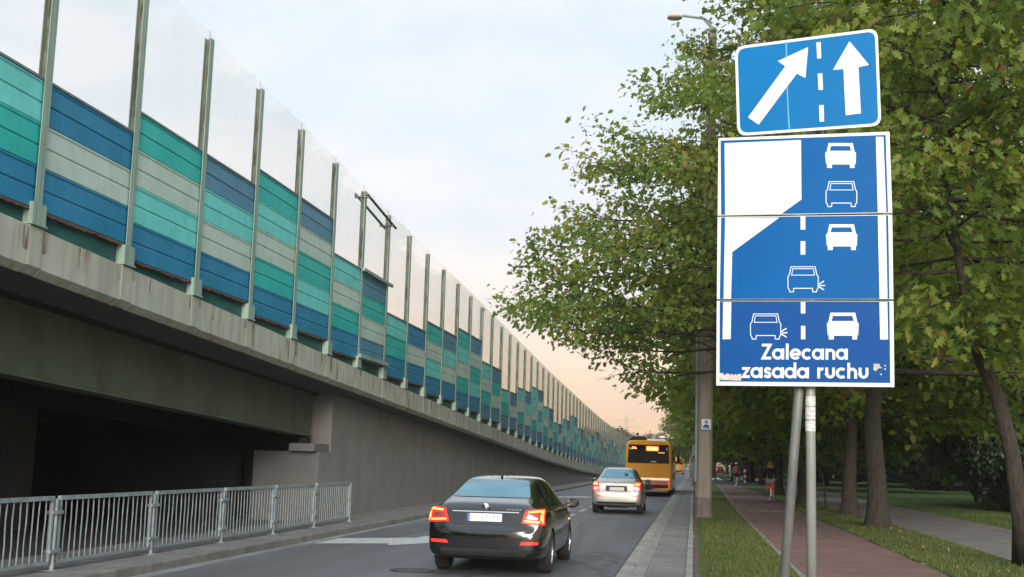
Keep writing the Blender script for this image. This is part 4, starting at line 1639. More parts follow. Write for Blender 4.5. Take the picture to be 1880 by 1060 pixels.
def make_bus(loc, label, group=None):
    root = thing('bus', loc, label, 'bus')
    sh = bus_shell(root)
    Bz = Body.__new__(Body)
    o = sh.build('body', m_orange, root, smooth=True, local=True, weld=True)
    try:
        o.data.set_sharp_from_angle(angle=math.radians(30))
    except Exception:
        pass
    Bz.o, Bz.parent = o, root
    Bz.bvh = BVHTree.FromPolygons([v.co.copy() for v in o.data.vertices], [tuple(p.vertices) for p in o.data.polygons])
    w = Bz.lay('rear_window', [[(-1.10, 1.73), (1.10, 1.73), (1.04, 2.70), (-1.04, 2.70)]], 'rear', m_busglass, 12, 8, .012)
    Bz.lay('led_glow_frame', [[(-.14, 2.36), (.55, 2.36), (.55, 2.64), (-.14, 2.64)]], 'rear', m_ledglow, 6, 3, .018, w)
    Bz.lay('led_display', [[(-.09, 2.41), (.50, 2.41), (.50, 2.59), (-.09, 2.59)]], 'rear', m_led, 6, 3, .026, w)
    Bz.lay('lit_lamp', [[(-.92, 2.47), (-.60, 2.47), (-.66, 2.57), (-.84, 2.60)]], 'rear', m_amber, 4, 2, .018, w)
    Bz.lay('interior_glow', [[(.50, 2.25), (.86, 2.25), (.86, 2.33), (.50, 2.33)]], 'rear', m_copper, 4, 1, .018, w)
    Bz.lay('number_label', [[(.14, 1.78), (.42, 1.78), (.42, 1.85), (.14, 1.85)]], 'rear', m_plate, 3, 1, .018, w)
    for sx in (-1, 1):
        Bz.lay('corner_label', [[(sx * .93, 2.42), (sx * 1.0, 2.42), (sx * .99, 2.56), (sx * .93, 2.56)]], 'rear', m_plate, 2, 2, .018, w)
    Bz.lay('red_band', [[(-1.2, .62), (1.2, .62), (1.2, .84), (-1.2, .84)]], 'rear', m_busred, 12, 2, .010)
    Bz.lay('lower_skirt', [[(-1.15, .33), (1.15, .33), (1.19, .615), (-1.19, .615)]], 'rear', m_trim, 12, 2, .009)
    Bz.lay('vent_strip', [[(-1.1, .85), (1.1, .85), (1.1, .97), (-1.1, .97)]], 'rear', m_chrome, 10, 2, .010)
    Bz.lay('number_plate', [[(-.42, .68), (.10, .68), (.10, .80), (-.42, .80)]], 'rear', m_plate, 4, 2, .016)
    for sx in (-1, 1):
        Bz.lay('tail_light', [[(sx * 1.04, .66), (sx * 1.15, .66), (sx * 1.15, .80), (sx * 1.06, .78)]], 'rear', m_refl, 2, 2, .016)
        Bz.lay('marker_lamp', [[(sx * .14 - .22, 1.06), (sx * .14 - .17, 1.06), (sx * .14 - .17, 1.12), (sx * .14 - .22, 1.12)]], 'rear', m_plate, 1, 1, .014)
    q = MB()
    for i in range(5):
        q.box(.50 + i * .10, .56 + i * .10, .025, .035, .885, .95)
    q.build('maker_letters', m_trim, root, local=True)
    for sd in ('right', 'left'):
        for i in range(6):
            y0 = .75 + i * 1.85
            Bz.lay('side_window', [[(y0, 1.25), (y0 + 1.75, 1.25), (y0 + 1.75, 2.5), (y0, 2.5)]], sd, m_busglass, 4, 4, .012)
        Bz.lay('side_skirt', [[(.15, .36), (11.8, .36), (11.8, .84), (.15, .84)]], sd, m_busred, 12, 2, .008)
        Bz.lay('wheel_arch', [[(2.35, .34), (3.65, .34), (3.5, .98), (2.5, .98)], [(8.75, .34), (10.05, .34), (9.9, .98), (8.9, .98)]], sd, m_trim, 6, 3, .011)
    for a in (3.0, 9.4):
        for s_ in (-1, 1):
            t = MB()
            t.lathe([(.0001, -.14), (.42, -.14), (.47, -.10), (.47, .10), (.42, .14), (.0001, .14)], 'x', 24, (s_ * 1.12, a, .47))
            t.build('wheel', m_tyre, root, smooth=True, local=True)
    q = MB()
    q.add([(-.62, .5, 2.945), (.95, .5, 2.945), (.95, 11.5, 2.945), (-.62, 11.5, 2.945), (-.55, .62, 3.02), (.80, .62, 3.02), (.80, 11.4, 3.02), (-.55, 11.4, 3.02)],
          [(0, 1, 5, 4), (1, 2, 6, 5), (2, 3, 7, 6), (3, 0, 4, 7), (4, 5, 6, 7)])
    q.build('roof_panel', m_buswhite, root, local=True)
    q = MB()
    pts = [(-1.06, 2.86), (-.08, 2.95), (-.22, 3.12), (-.86, 3.14), (-1.0, 3.0)]
    q.slab([(x, .35, z) for x, z in pts], (0, 4.2, 0))
    o2 = q.build('roof_unit', m_trim, root, local=True, weld=True)
    q = MB()
    q.box(-.88, -.24, .42, 4.4, 3.142, 3.19)
    q.build('unit_lid', m_buswhite, o2, local=True, bevel=.015)
    q = MB()
    q.tube([(-.62, .9, 3.18), (-.62, .9, 3.27)], .05, 8)
    q.blob((-.62, .9, 3.28), .07, 8, 6)
    q.build('aerial', m_trim, o2, local=True, smooth=True)
    for sx in (-1, 1):
        q = MB()
        q.tube([(sx * 1.2, 11.8, 2.6), (sx * 1.42, 12.0, 2.5), (sx * 1.42, 12.0, 2.1)], .03, 6)
        q.box(sx * 1.42 - .09, sx * 1.42 + .09, 11.95, 12.05, 1.85, 2.2)
        q.build('wing_mirror', m_trim, root, local=True)
    return root


bus1 = make_bus((-2.36, 64.0, 0), 'orange city bus with a lit display in its dark rear window', 'bus')
bus2 = copy_tree(bus1)
tag(bus2, 'distant orange and red bus seen past the right side of the nearer bus', 'bus')
bus2.location = (-2.95, 214, 0)
car3 = copy_tree(suz)
tag(car3, 'small distant red car beyond the end of the bike path', 'car')
car3.location = (5.2, 236, .1)
for c in car3.children:
    if c.name.startswith('body'):
        c.data = c.data.copy()
        c.data.materials[0] = m_red
# ------------------------------------------------------------------ masts and street furniture
m_mast = streaked('mast_concrete', (.27, .235, .19), (.34, .30, .245), (.16, .13, .10), amount=.66, hs=3, vs=.1)
m_mastbase = pm('mast_tar_base', (.15, .13, .11), rough=.8, var=.3, scale=4, bump=.2)
m_pipe = pm('cable_pipe', (.26, .32, .33), rough=.5, metal=.3, var=.2)
m_lamphead = pm('lamp_shell', (.55, .48, .42), rough=.4, var=.1)


def make_mast(loc, label, h=16.8, lean=(.0, 0), lamp=True, r0=.255, r1=.13):
    root = thing('lamp_mast', loc, label, 'lamp mast', 'concrete lamp masts along the verge')
    q = MB()
    n = 8
    q.tube([(loc[0], loc[1], loc[2] - .05), (loc[0], loc[1], loc[2] + .62)], [r0 + .012, r0 + .008], n)
    q.tube([(loc[0], loc[1], loc[2] - .05), (loc[0], loc[1], loc[2] + .06)], [r0 + .06, r0 + .05], n)
    q.build('base_sleeve', m_mastbase, root)
    q = MB()
    q.tube([(loc[0], loc[1], loc[2] + .62), (loc[0] + lean[0], loc[1] + lean[1], loc[2] + h)], [r0, r1], n)
    q.build('shaft', m_mast, root)
    if lamp:
        t = (loc[0] + lean[0], loc[1] + lean[1], loc[2] + h)
        q = MB()
        q.tube([t, (t[0] - .3, t[1], t[2] + .35), (t[0] - 1.0, t[1] - .05, t[2] + .45)], [.06, .05, .045], 8)
        q.build('arm', m_pipe, root)
        q = MB()
        q.lathe([(.0001, .16), (.12, .14), (.22, .06), (.25, -.03), (.0001, -.05)], 'z', 18, (t[0] - 1.25, t[1] - .05, t[2] + .40))
        q.build('lamp_head', m_lamphead, root, smooth=True)
    return root


mast1 = make_mast((.315, 38.1, .09), 'big concrete lamp mast carrying a small white arrow notice', 15.9, lean=(.25, 0))
q = MB()
q.tube([(.315 - .245, 37.98, 1.2), (.315 - .19, 37.98, 8.0)], .04, 8)
q.build('cable_pipe', m_pipe, mast1)
nt1 = thing('notice', (.37, 37.83, 2.9), 'small white notice with a blue arrow on the big concrete mast', 'notice')
a, b = at(1287.8, 789, 37.78), at(1305.5, 770, 37.78)
q = MB(); q.box(a.x, b.x, 37.78, 37.795, a.z, b.z); q.build('plate', m_white, nt1, bevel=.004)
q = MB()
cx, w = (a.x + b.x) / 2, (b.x - a.x)
zt, hh = b.z, b.z - a.z
V_ = lambda u, v: (cx + u * w, 37.776, zt - v * hh)
q.poly([V_(-.19, .32), V_(-.05, .32), V_(-.05, .46), V_(.05, .46), V_(.05, .32), V_(.19, .32), V_(0, .10)])
q.poly([V_(-.36, .80), V_(.36, .80), V_(.36, .70), V_(.24, .62), V_(.18, .52), V_(-.18, .52), V_(-.24, .62), V_(-.36, .70)])
q.poly([V_(-.34, .90), V_(.34, .90), V_(.34, .84), V_(-.34, .84)])
q.build('arrow_symbol', m_blue, nt1)
q = MB()
q.box(cx - .02, cx + .02, 37.797, 37.86, a.z + .05, b.z - .05)
q.build('bracket', m_pipe, nt1)
for (x, y, lab, h) in ((.16, 93, 'second lamp mast from the camera, pale and half hidden by the big one', 15.5), (-.15, 150, 'third lamp mast from the camera along the verge edge', 15), (-.62, 252, 'thin far lamp mast close to the road edge by the far bus', 15), (-.25, 300, 'farthest lamp mast, seen between the bus and the nearer masts', 15)):
    make_mast((x, y, .09), lab, h)
# bus shelter
shl = thing('bus_shelter', (1.5, 131, .1), 'dark green bus shelter beyond the crossing, seen beside the big mast', 'bus shelter')
m_shel = pm('shelter_green', (.02, .05, .04), rough=.4, var=.2)
m_shglass = glass('shelter_glass', (.03, .05, .045), ior=1.5)
q = MB()
for x in (.75, 2.35):
    for y in (129.5, 133):
        q.box(x - .05, x + .05, y - .05, y + .05, .1, 2.6)
q.build('frame', m_shel, shl)
q = MB(); q.box(.55, 2.5, 129.2, 133.3, 2.61, 2.8); q.build('roof', m_shel, shl, bevel=.03)
q = MB(); q.box(2.33, 2.36, 129.56, 132.94, .4, 2.5); q.box(.82, 2.28, 129.50, 129.53, .4, 2.5); q.build('glass_panel', m_shglass, shl)
q = MB(); q.box(1.7, 2.2, 130, 132.5, .5, .56); q.box(1.8, 1.85, 130.1, 130.16, .1, .5); q.box(1.8, 1.85, 132.3, 132.36, .1, .5); q.build('bench', m_shel, shl)
# striped marker post
mk = thing('marker_post', (4.95, 118, .1), 'red and white striped marker post beside the far cyclist', 'marker post')
q = MB()
m_mred, m_mwh = pm('marker_red', (.5, .02, .03), rough=.5), pm('marker_white', (.75, .75, .75), rough=.5)
for i in range(5):
    q.cur = i % 2
    q.lathe([(.0001, .1 + .26 * i), (.13, .1 + .26 * i + .004), (.13, .1 + .26 * (i + 1) - .004), (.0001, .1 + .26 * (i + 1))], 'z', 12, (4.95, 118, 0))
q.build('post', [m_mwh, m_mred], mk)
# distant blue sign and street lamps
bs = thing('direction_sign', (5.35, 245, .1), 'small far blue sign over the red car', 'road sign')
q = MB(); q.box(4.9, 6.0, 245, 245.05, 2.4, 3.9); q.build('board', pm('far_sign_blue', (.02, .25, .42), rough=.4), bs)
q = MB(); q.tube([(5.45, 245.1, 0), (5.45, 245.1, 3.9)], .05, 8); q.build('pole', m_pole, bs)
proto = None
for i, (px, py, lab) in enumerate([(1218, 803, 'leftmost of the far street lamps above the bus roof'), (1235, 805, 'second far street lamp from the left above the bus roof'), (1252, 807, 'third far street lamp from the left above the bus roof'), (1259, 810, 'rightmost of the far street lamps, next to the mast')]):
    y = 300 + 22 * i
    p = at(px, py, y)
    s = thing('street_lamp', (p.x, y, 0), lab, 'street lamp', 'far street lamps')
    q = MB(); q.tube([(p.x, y, 0), (p.x, y, p.z)], [.11, .07], 8); q.build('pole', m_pipe, s)
    q = MB(); q.blob((p.x - .3, y, p.z), (.8, .3, .3), 10, 6); q.build('lamp_head', pm('far_lamp_head', (.75, .72, .68), rough=.4), s, smooth=True)
# lattice pylon far away
m_pyl = pm('pylon_steel', (.34, .30, .28), rough=.6)
py_ = 900
ap = at(1150, 762, py_)
pyl = MB()
for sx in (-1, 1):
    pyl.tube([(ap.x + sx * 3.2, py_, 0), (ap.x + sx * .5, py_, ap.z)], .16, 4)
for i in range(9):
    z0, z1 = ap.z * i / 9, ap.z * (i + 1) / 9
    w0, w1 = lerp(3.2, .5, i / 9), lerp(3.2, .5, (i + 1) / 9)
    pyl.tube([(ap.x - w0, py_, z0), (ap.x + w1, py_, z1)], .09, 4)
    pyl.tube([(ap.x + w0, py_, z0), (ap.x - w1, py_, z1)], .09, 4)
for f, w in ((.62, 10), (.76, 12), (.9, 7)):
    pyl.tube([(ap.x - w, py_, ap.z * f), (ap.x + w, py_, ap.z * f)], .16, 4)
tag(pyl.build('power_pylon', m_pyl), 'faint lattice power pylon far off above the trees', 'pylon')
# ------------------------------------------------------------------ trees
G_ = lambda *s: [(p, c) for p, c in s]
m_leaf = leafy('oak_leaf', G_((0, (.055, .10, .018)), (.35, (.115, .185, .030)), (.7, (.19, .255, .045)), (.92, (.27, .275, .06)), (.97, (.17, .12, .03)), (1, (.20, .09, .03))), .5, .5)
m_leaf2 = leafy('park_leaf', G_((0, (.026, .060, .016)), (.5, (.065, .115, .030)), (.9, (.11, .16, .042)), (1, (.14, .14, .045))), .4, .5)
m_leaf3 = leafy('evergreen_leaf', G_((0, (.012, .028, .012)), (.5, (.026, .050, .022)), (1, (.048, .074, .032))), .12, .5)
m_leaf4 = leafy('autumn_leaf', G_((0, (.06, .07, .02)), (.5, (.11, .10, .035)), (1, (.19, .14, .05))), .3, .5)


def bark(name, c, c2):
    m, n, l, b = base(name)
    b.inputs['Roughness'].default_value = .95
    b.inputs['Specular IOR Level'].default_value = .15
    t = nd(n, 'ShaderNodeTexCoord')
    mp = nd(n, 'ShaderNodeMapping')
    mp.inputs['Scale'].default_value = (9, 9, 1.6)
    l.new(t.outputs['Object'], mp.inputs[0])
    v = nd(n, 'ShaderNodeTexNoise')
    v.inputs['Scale'].default_value = 2.2
    v.inputs['Detail'].default_value = 8
    v.inputs['Roughness'].default_value = .7
    l.new(mp.outputs[0], v.inputs['Vector'])
    r = nd(n, 'ShaderNodeValToRGB')
    ramp(r, [(.3, c), (.7, c2)])
    l.new(v.outputs['Fac'], r.inputs[0])
    l.new(r.outputs[0], b.inputs['Base Color'])
    bp = nd(n, 'ShaderNodeBump')
    bp.inputs['Strength'].default_value = .9
    bp.inputs['Distance'].default_value = .06
    l.new(v.outputs['Fac'], bp.inputs['Height'])
    l.new(bp.outputs[0], b.inputs['Normal'])
    return m


m_bark = bark('oak_bark', (.028, .024, .019), (.088, .074, .060))
LOBED = np.array([(0, .02), (.17, .05), (.24, .22), (.32, .09), (.42, .36), (.50, .11), (.64, .33), (.71, .09), (.85, .17), (1.0, 0)])
LOBED = np.concatenate([LOBED, LOBED[-2::-1] * (1, -1)])[:, :]
FEW = np.array([(0, 0), (.3, .12), (.42, .33), (.6, .14), (.74, .26), (1, 0), (.72, -.27), (.6, -.13), (.4, -.34), (.3, -.12)])
SIMPLE = np.array([(0, 0), (.35, .28), (.7, .22), (1, 0), (.65, -.25), (.3, -.26)])


def leaf_mesh(name, P, D, size, rg, mat, tpl, clump, droop=.35, flat=.5):
    """P points, D outward directions; one lobed polygon per leaf"""
    n, k = len(P), len(tpl)
    d = D + rg.normal(0, .75, (n, 3))
    d[:, 2] -= droop
    d /= np.linalg.norm(d, axis=1)[:, None] + 1e-9
    u = rg.normal(0, .55, (n, 3))
    u[:, 2] += flat
    s = np.cross(u, d)
    s /= np.linalg.norm(s, axis=1)[:, None] + 1e-9
    w = np.cross(d, s)
    L_ = size * rg.uniform(.55, 1.4, n)
    x, y = tpl[:, 0], tpl[:, 1]
    zc = -.22 * x * x + .35 * np.abs(y)
    V = P[:, None, :] + L_[:, None, None] * (d[:, None, :] * x[None, :, None] + s[:, None, :] * y[None, :, None] + w[:, None, :] * zc[None, :, None])
    me = bpy.data.meshes.new(name)
    me.vertices.add(n * k)
    me.vertices.foreach_set('co', V.astype(np.float32).ravel())
    me.loops.add(n * k)
    me.loops.foreach_set('vertex_index', np.arange(n * k, dtype=np.int32))
    me.polygons.add(n)
    me.polygons.foreach_set('loop_start', np.arange(n, dtype=np.int32) * k)
    t = np.clip(clump + rg.normal(0, .16, n), 0, .955)
    t = np.where(rg.uniform(0, 1, n) < .012, .985, t)
    a = me.attributes.new('tint', 'FLOAT', 'FACE')
    a.data.foreach_set('value', t.astype(np.float32))
    me.update()
    me.materials.append(mat)
    return me


def limb_tree(root, seed, trunk_pts, trunk_r, limbs, twigs, per, size, mat, tpl, start=.30, spread=.34, limb_r=.09, droop=.35, keep=None, twig_len=.30):
    """trunk_pts: world polyline; limbs: list of (z_attach, azimuth, length, rise) ; adds trunk + crown parts to root"""
    rg = np.random.default_rng(seed)
    rr = random.Random(seed)
    tb = MB()
    tb.tube(trunk_pts, trunk_r, 12)
    tp = [Vector(p) for p in trunk_pts]

    def on_trunk(z):
        for a, b, ra, rb in zip(tp, tp[1:], trunk_r, trunk_r[1:]):
            if z <= b.z:
                t = max(0, (z - a.z) / max(1e-6, b.z - a.z))
                return a.lerp(b, t), lerp(ra, rb, t)
        return tp[-1].copy(), trunk_r[-1]
    P, D, T = [], [], []
    for z, az, ln, rise in limbs:
        o, r0 = on_trunk(z)
        d = Vector((math.cos(az), math.sin(az), 0))
        pts = []
        n = 7
        wob = [rr.uniform(-.05, .05) for _ in range(n + 1)]
        side = Vector((-d.y, d.x, 0))
        for i in range(n + 1):
            t = i / n
            pts.append(o + d * ln * t + side * ln * wob[i] * t + Vector((0, 0, rise * (t * 1.25 - .45 * t * t) + ln * wob[n - i] * .4 * t)))
        lr = min(limb_r * (.35 + ln / 9), r0 * .8)
        tb.tube(pts, [lerp(lr, .012, (i / n) ** .7) for i in range(n + 1)], 6, caps=False)
        nt_ = max(3, int(twigs * (.4 + .6 * ln / 8)))
        for j in range(nt_):
            t = start + (1 - start) * ((j + rr.random()) / nt_) ** .85
            f = t * n
            i0 = min(n - 1, int(f))
            p = pts[i0].lerp(pts[i0 + 1], f - i0)
            sgn = 1 if j % 2 else -1
            a2 = sgn * rr.uniform(.35, 1.15)
            dd = (d * math.cos(a2) + side * math.sin(a2))
            tl = ln * twig_len * rr.uniform(.5, 1.1) * (1.15 - .55 * t) + .35
            e = p + dd * tl + Vector((0, 0, rr.uniform(-.25, .35) * tl))
            tb.tube([p, p.lerp(e, .55) + Vector((0, 0, .05 * tl)), e], [lr * .28 * (1.1 - t) + .008, lr * .15 * (1.1 - t) + .006, .004], 4, caps=False)
            m = int(per * rr.uniform(.7, 1.3))
            tt = rg.uniform(0, 1, m)[:, None] ** .8 * .95 + .12
            q = np.array(p) * (1 - tt) + np.array(e) * tt + rg.normal(0, 1, (m, 3)) * np.array([spread, spread, spread * .8])
            P.append(q)
            D.append(np.repeat(np.array(dd)[None, :] * .9, m, 0))
            T.append(np.full(m, np.clip(rr.gauss(.52, .2), .08, .9)))
    P, D, T = np.concatenate(P), np.concatenate(D), np.concatenate(T)
    if keep is not None:
        k = keep(P)
        P, D, T = P[k], D[k], T[k]
    off = WLOC[root.name]
    tb.build('trunk', m_bark, root, smooth=True)
    me = leaf_mesh('crown', P - np.array(off), D, size, rg, mat, tpl, T, droop)
    o = bpy.data.objects.new('crown', me)
    col.objects.link(o)
    o.parent = root
    return len(P)


def ring_limbs(seed, z0, z1, n, prof, rise=lambda z: .6, az0=None, jit=.35):
    rr = random.Random(seed)
    out_ = []
    for i in range(n):
        z = z0 + (z1 - z0) * ((i + .5) / n) ** 1.05
        az = i * 2.39996 + rr.uniform(-jit, jit)
        ln = pw(z, prof) * rr.uniform(.78, 1.03)
        out_.append((z, az, ln, rise(z) * ln))
    return out_


def straight_trunk(x, y, h, r, seed, flare=1.55):
    rr = random.Random(seed)
    pts, rs = [(x, y, .0), (x, y, .12), (x, y, .5), (x, y, 1.2)], [r * flare * 1.1, r * flare, r * 1.15, r]
    for z in (3, 5.5, 8, 11, h):
        if z <= h:
            pts.append((x + rr.uniform(-.12, .12), y + rr.uniform(-.12, .12), z))
            rs.append(max(.03, r * (1 - z / h * .92)))
    return pts, rs


# the big oak whose crown hangs over the road
tB = thing('oak_tree', (5.11, 35, .09), 'big oak with a thick trunk and a crown reaching far over the road', 'tree')
pt, rs = straight_trunk(5.11, 35, 20.5, .27, 1)
prof = [(3.0, 6.0), (4.4, 8.6), (5.6, 9.9), (6.4, 9.9), (8, 8.7), (10, 7.4), (12, 6.2), (14, 5.2), (16, 4.2), (18, 3.2), (20, 2.0), (21, .6)]
lm = ring_limbs(11, 4.4, 20.2, 74, prof, lambda z: pw(z, [(4, -.04), (6, .04), (9, .16), (14, .32), (20, .6)]))
# boughs that the photograph shows leaving the trunk towards the road
lm += [(5.6, PI * 1.00, 10.2, .9), (6.4, PI * .97, 9.9, 1.3), (5.4, PI * 1.06, 9.0, .4), (7.0, PI * 1.03, 9.2, 1.5), (8.0, PI * .98, 8.6, 1.6), (9.0, PI * 1.02, 8.0, 1.8), (5.0, PI * .93, 8.0, .3), (10.0, PI * 1.0, 7.2, 1.8), (11.4, PI * .98, 6.2, 1.8)]
XMIN = [(3, -1.8), (4.2, -2.6), (5.0, -3.9), (5.6, -5.2), (6.5, -5.9), (7.3, -5.4), (8.9, -4.8), (10.6, -3.5), (11.8, -3.5), (12.4, -2.3), (14.3, -1.5), (16, -1.3), (17.5, -.7), (18.5, .6), (21, 3)]


def crown_limit(P):
    """the crown's outline towards the road, with a ragged edge"""
    x, y, z = P.T
    rag = .45 * np.sin(2.3 * z + 1.1 * y) + .35 * np.sin(4.1 * z - 2.7 * y + 1) + .25 * np.sin(7 * z + 5 * y)
    lim = np.interp(z, [a for a, b in XMIN], [b for a, b in XMIN]) + rag * .8
    ok = x > lim
    low = (x > -1.2) & (x < 2.3) & (y < 38.5) & (z < 5.7 + rag * .5)          # the mast stands free below the boughs
    return ok & ~low
limb_tree(tB, 21, pt, rs, lm, 15, 68, .195, m_leaf, FEW, spread=.27, keep=crown_limit)

# near leaning oak at the right edge
pts = [on_ground(1881, 1042, .05), at(1875, 960, 22.0), at(1858, 830, 21.9), at(1832, 730, 21.8), at(1800, 660, 21.6), at(1785, 610, 21.5), at(1760, 480, 21.3), at(1742, 330, 21.2), at(1735, 160, 21.2), at(1735, 10, 21.2)]
pts = [tuple(p) for p in pts]
tA = thing('oak_tree', (pts[0][0], pts[0][1], .09), 'near oak with a slim leaning trunk at the right edge', 'tree')
rsA = [.22, .15, .135, .125, .11, .095, .07, .055, .035, .02]
rr = random.Random(4)
lmA = []
for i in range(58):
    z = 4.6 + 7.2 * (i + .5) / 58
    lmA.append((z, i * 2.39996 + rr.uniform(-.4, .4), rr.uniform(1.6, 3.2) * (1.15 - .03 * (z - 5)), rr.uniform(-.2, .5)))
lmA += [(4.3, -1.5, 1.7, -.3), (4.1, -2.2, 1.5, -.3), (4.6, -1.9, 1.9, -.2), (3.9, -.9, 1.5, -.4), (7.0, -.3, 3.6, .2), (8.2, .3, 3.8, .5), (6.2, .2, 3.5, -.3), (9.3, -.2, 3.6, .8), (5.4, -.5, 3.2, -.5), (7.6, -1.3, 3.2, .2), (6.4, -1.0, 3.2, -.4), (8.8, -1.6, 2.8, .2)]
limb_tree(tA, 22, pts, rsA, lmA, 9, 46, .215, m_leaf, LOBED, start=.22, spread=.24, limb_r=.06, droop=.55, twig_len=.42)

# second oak and its neighbours along the path
profM = [(3.0, 4.5), (4.5, 6.6), (6.5, 7.2), (9, 6.8), (12, 5.6), (15, 4.0), (18, 1.8), (19, .6)]
riseM = lambda z: pw(z, [(3, -.05), (6, .05), (10, .2), (18, .6)])
tC = thing('oak_tree', (5.58, 44.9, .09), 'oak with a scarred trunk just left of the thickest trunk', 'tree')
pt, rs = straight_trunk(5.58, 44.9, 18.5, .25, 2)
limb_tree(tC, 23, pt, rs, ring_limbs(12, 3.6, 18, 62, profM, riseM), 13, 70, .29, m_leaf, SIMPLE, spread=.45)
tE = thing('oak_tree', (5.02, 56.2, .09), 'oak whose trunk stands between the two sign poles', 'tree')
pt, rs = straight_trunk(5.02, 56.2, 18, .27, 3)
limb_tree(tE, 24, pt, rs, ring_limbs(13, 2.8, 17.5, 60, profM, riseM), 13, 62, .33, m_leaf, SIMPLE, spread=.48)

# one park tree and one dense evergreen, then copies
tP = thing('park_tree', (17, 62, .09), 'broad dark park tree standing on the lawn right of the footpath', 'tree', 'trees of the park')
pt, rs = straight_trunk(17, 62, 17, .24, 5)
limb_tree(tP, 25, pt, rs, ring_limbs(14, 2.2, 16.5, 56, [(1.5, 4), (4, 6.6), (7, 7.0), (11, 5.6), (15, 3), (17, .8)], riseM), 13, 60, .40, m_leaf2, SIMPLE, spread=.55)


def dense_mass(name, loc, label, rx, h, n, size, seed, mat, cat='shrub', group=None, z0=.1, stems=3):
    rg = np.random.default_rng(seed)
    root = thing(name, loc, label, cat, group)
    lob = []
    for i in range(16):
        z = z0 + (h - z0) * rg.uniform(.08, .92)
        k = math.sqrt(max(.12, 1 - ((z - h * .42) / (h * .62)) ** 2))
        a = rg.uniform(0, 2 * PI)
        r = rx * k * rg.uniform(.2, .72)
        lob.append((r * math.cos(a), r * math.sin(a), z, rx * rg.uniform(.34, .55), rg.uniform(.25, .75)))
    P, T = [], []
    for x, y, z, r, t in lob:
        m = n // 16
        v = rg.normal(0, 1, (m, 3))
        v /= np.linalg.norm(v, axis=1)[:, None]
        v *= (r * rg.uniform(.25, 1.08, m) ** .5)[:, None]
        v[:, 2] *= 1.15
        P.append(v + np.array([x, y, z]))
        T.append(np.full(m, t))
    P, T = np.concatenate(P), np.concatenate(T)
    k = P[:, 2] > z0
    P, T = P[k], T[k]
    D = P - np.array([0, 0, h * .4])
    D /= np.linalg.norm(D, axis=1)[:, None] + 1e-6
    me = leaf_mesh('foliage', P, D, size, rg, mat, SIMPLE, T, .3)
    o = bpy.data.objects.new('foliage', me)
    col.objects.link(o)
    o.parent = root
    q = MB()
    for i in range(stems):
        a = rg.uniform(0, 2 * PI)
        b = (rx * .12 * math.cos(a), rx * .12 * math.sin(a), 0)
        c = (rx * .5 * math.cos(a), rx * .5 * math.sin(a), h * .75)
        q.tube([b, (b[0] * 1.6, b[1] * 1.6, h * .3), c], [.09, .07, .03], 7)
    q.build('stem', m_bark, root, local=True, smooth=True)
    return root


ev = dense_mass('evergreen_tree', (13.4, 55, .05), 'tall dense dark evergreen growing down to the grass, right of the thick trunk', 2.7, 9.5, 30000, .20, 31, m_leaf3, 'tree')
bu = dense_mass('bush', (21.5, 112, .05), 'round dark bush on the lawn beyond the thick trunk', 3.2, 5.5, 12000, .34, 32, m_leaf3)


def copy_at(src, loc, label, rz, sc, group=None):
    c = copy_tree(src)
    c.location = loc
    c.rotation_euler = (0, 0, rz)
    c.scale = sc if isinstance(sc, tuple) else (sc, sc, sc)
    c['label'] = label
    if group:
        c['group'] = group
    elif 'group' in c:
        del c['group']
    return c


copy_at(ev, (16.8, 58, .05), 'dark evergreen farther right, next to the tall dense one', 2.0, (1.1, 1.1, .95))
copy_at(ev, (17.2, 70, .05), 'dark evergreen behind the two nearest evergreens', 4.0, (1.2, 1.2, 1.25))
copy_at(bu, (14.2, 52.5, .05), 'low dark bush at the foot of the leaning trunk', 1.0, (.55, .55, .62))
copy_at(bu, (26.5, 108, .05), 'wide dark bush right of the round one on the lawn', 2.2, (1.2, 1.2, 1.1))
for i, (x, y, sx, sz, lab) in enumerate([(12.8, 142, 1.0, .7, 'low bush closing the end of the footpath at its right edge'), (18.5, 160, 1.3, .8, 'low wide bush at the back of the lawn behind the thick trunk'), (26, 158, 1.4, .9, 'wide bush at the back of the lawn behind the round bush'), (35, 150, 1.5, 1.0, 'wide bush at the back of the lawn behind the tall dense evergreen'),
                                         (45, 150, 1.6, 1.0, 'wide bush at the back right of the lawn behind the leaning trunk'), (10.6, 182, 1.1, .8, 'bush far behind the striped marker post'), (22, 185, 1.8, 1.1, 'broad hedge-like bush farthest back on the lawn'), (8.4, 205, 1.0, .9, 'small bush far along the footpath beyond the crossing')]):
    copy_at(bu, (x, y, .05), lab, i * 1.9 + .4, (sx, sx, sz))
copy_at(bu, (14.3, 150, .05), 'small far dark bush at the lawn edge between two trunks', .6, (.9, .9, .8))
G1 = 'oaks in the row along the bike path'
row = [(5.09, 74.0, .95, 'oak behind the blonde cyclist, first of the far row'), (6.8, 87.6, .9, 'oak with a forked trunk above the blonde cyclist'), (6.06, 110.3, 1.0, 'oak with a wide pale trunk just left of the blonde cyclist'),
       (5.4, 126.5, .95, 'oak with a dark trunk right of the far cyclist'), (6.2, 130.5, .9, 'oak with a thin trunk beside the striped marker post'), (4.5, 137, 1.0, 'oak with a dark trunk left of the striped marker post'), (6.0, 170, 1.05, 'far oak over the far cyclist'), (6.4, 233, 1.1, 'far oak standing where the pale path bends'),
       (1.2, 178, .8, 'far oak beside the lamp masts'), (3.0, 262, 1.1, 'farthest oak over the red car')]
for i, (x, y, s, lab) in enumerate(row):
    copy_at(tE if i % 2 else tC, (x, y, .09), lab, i * 1.7 + .5, (s, s, s), G1)
G2 = 'trees of the park'
tP['group'] = G2
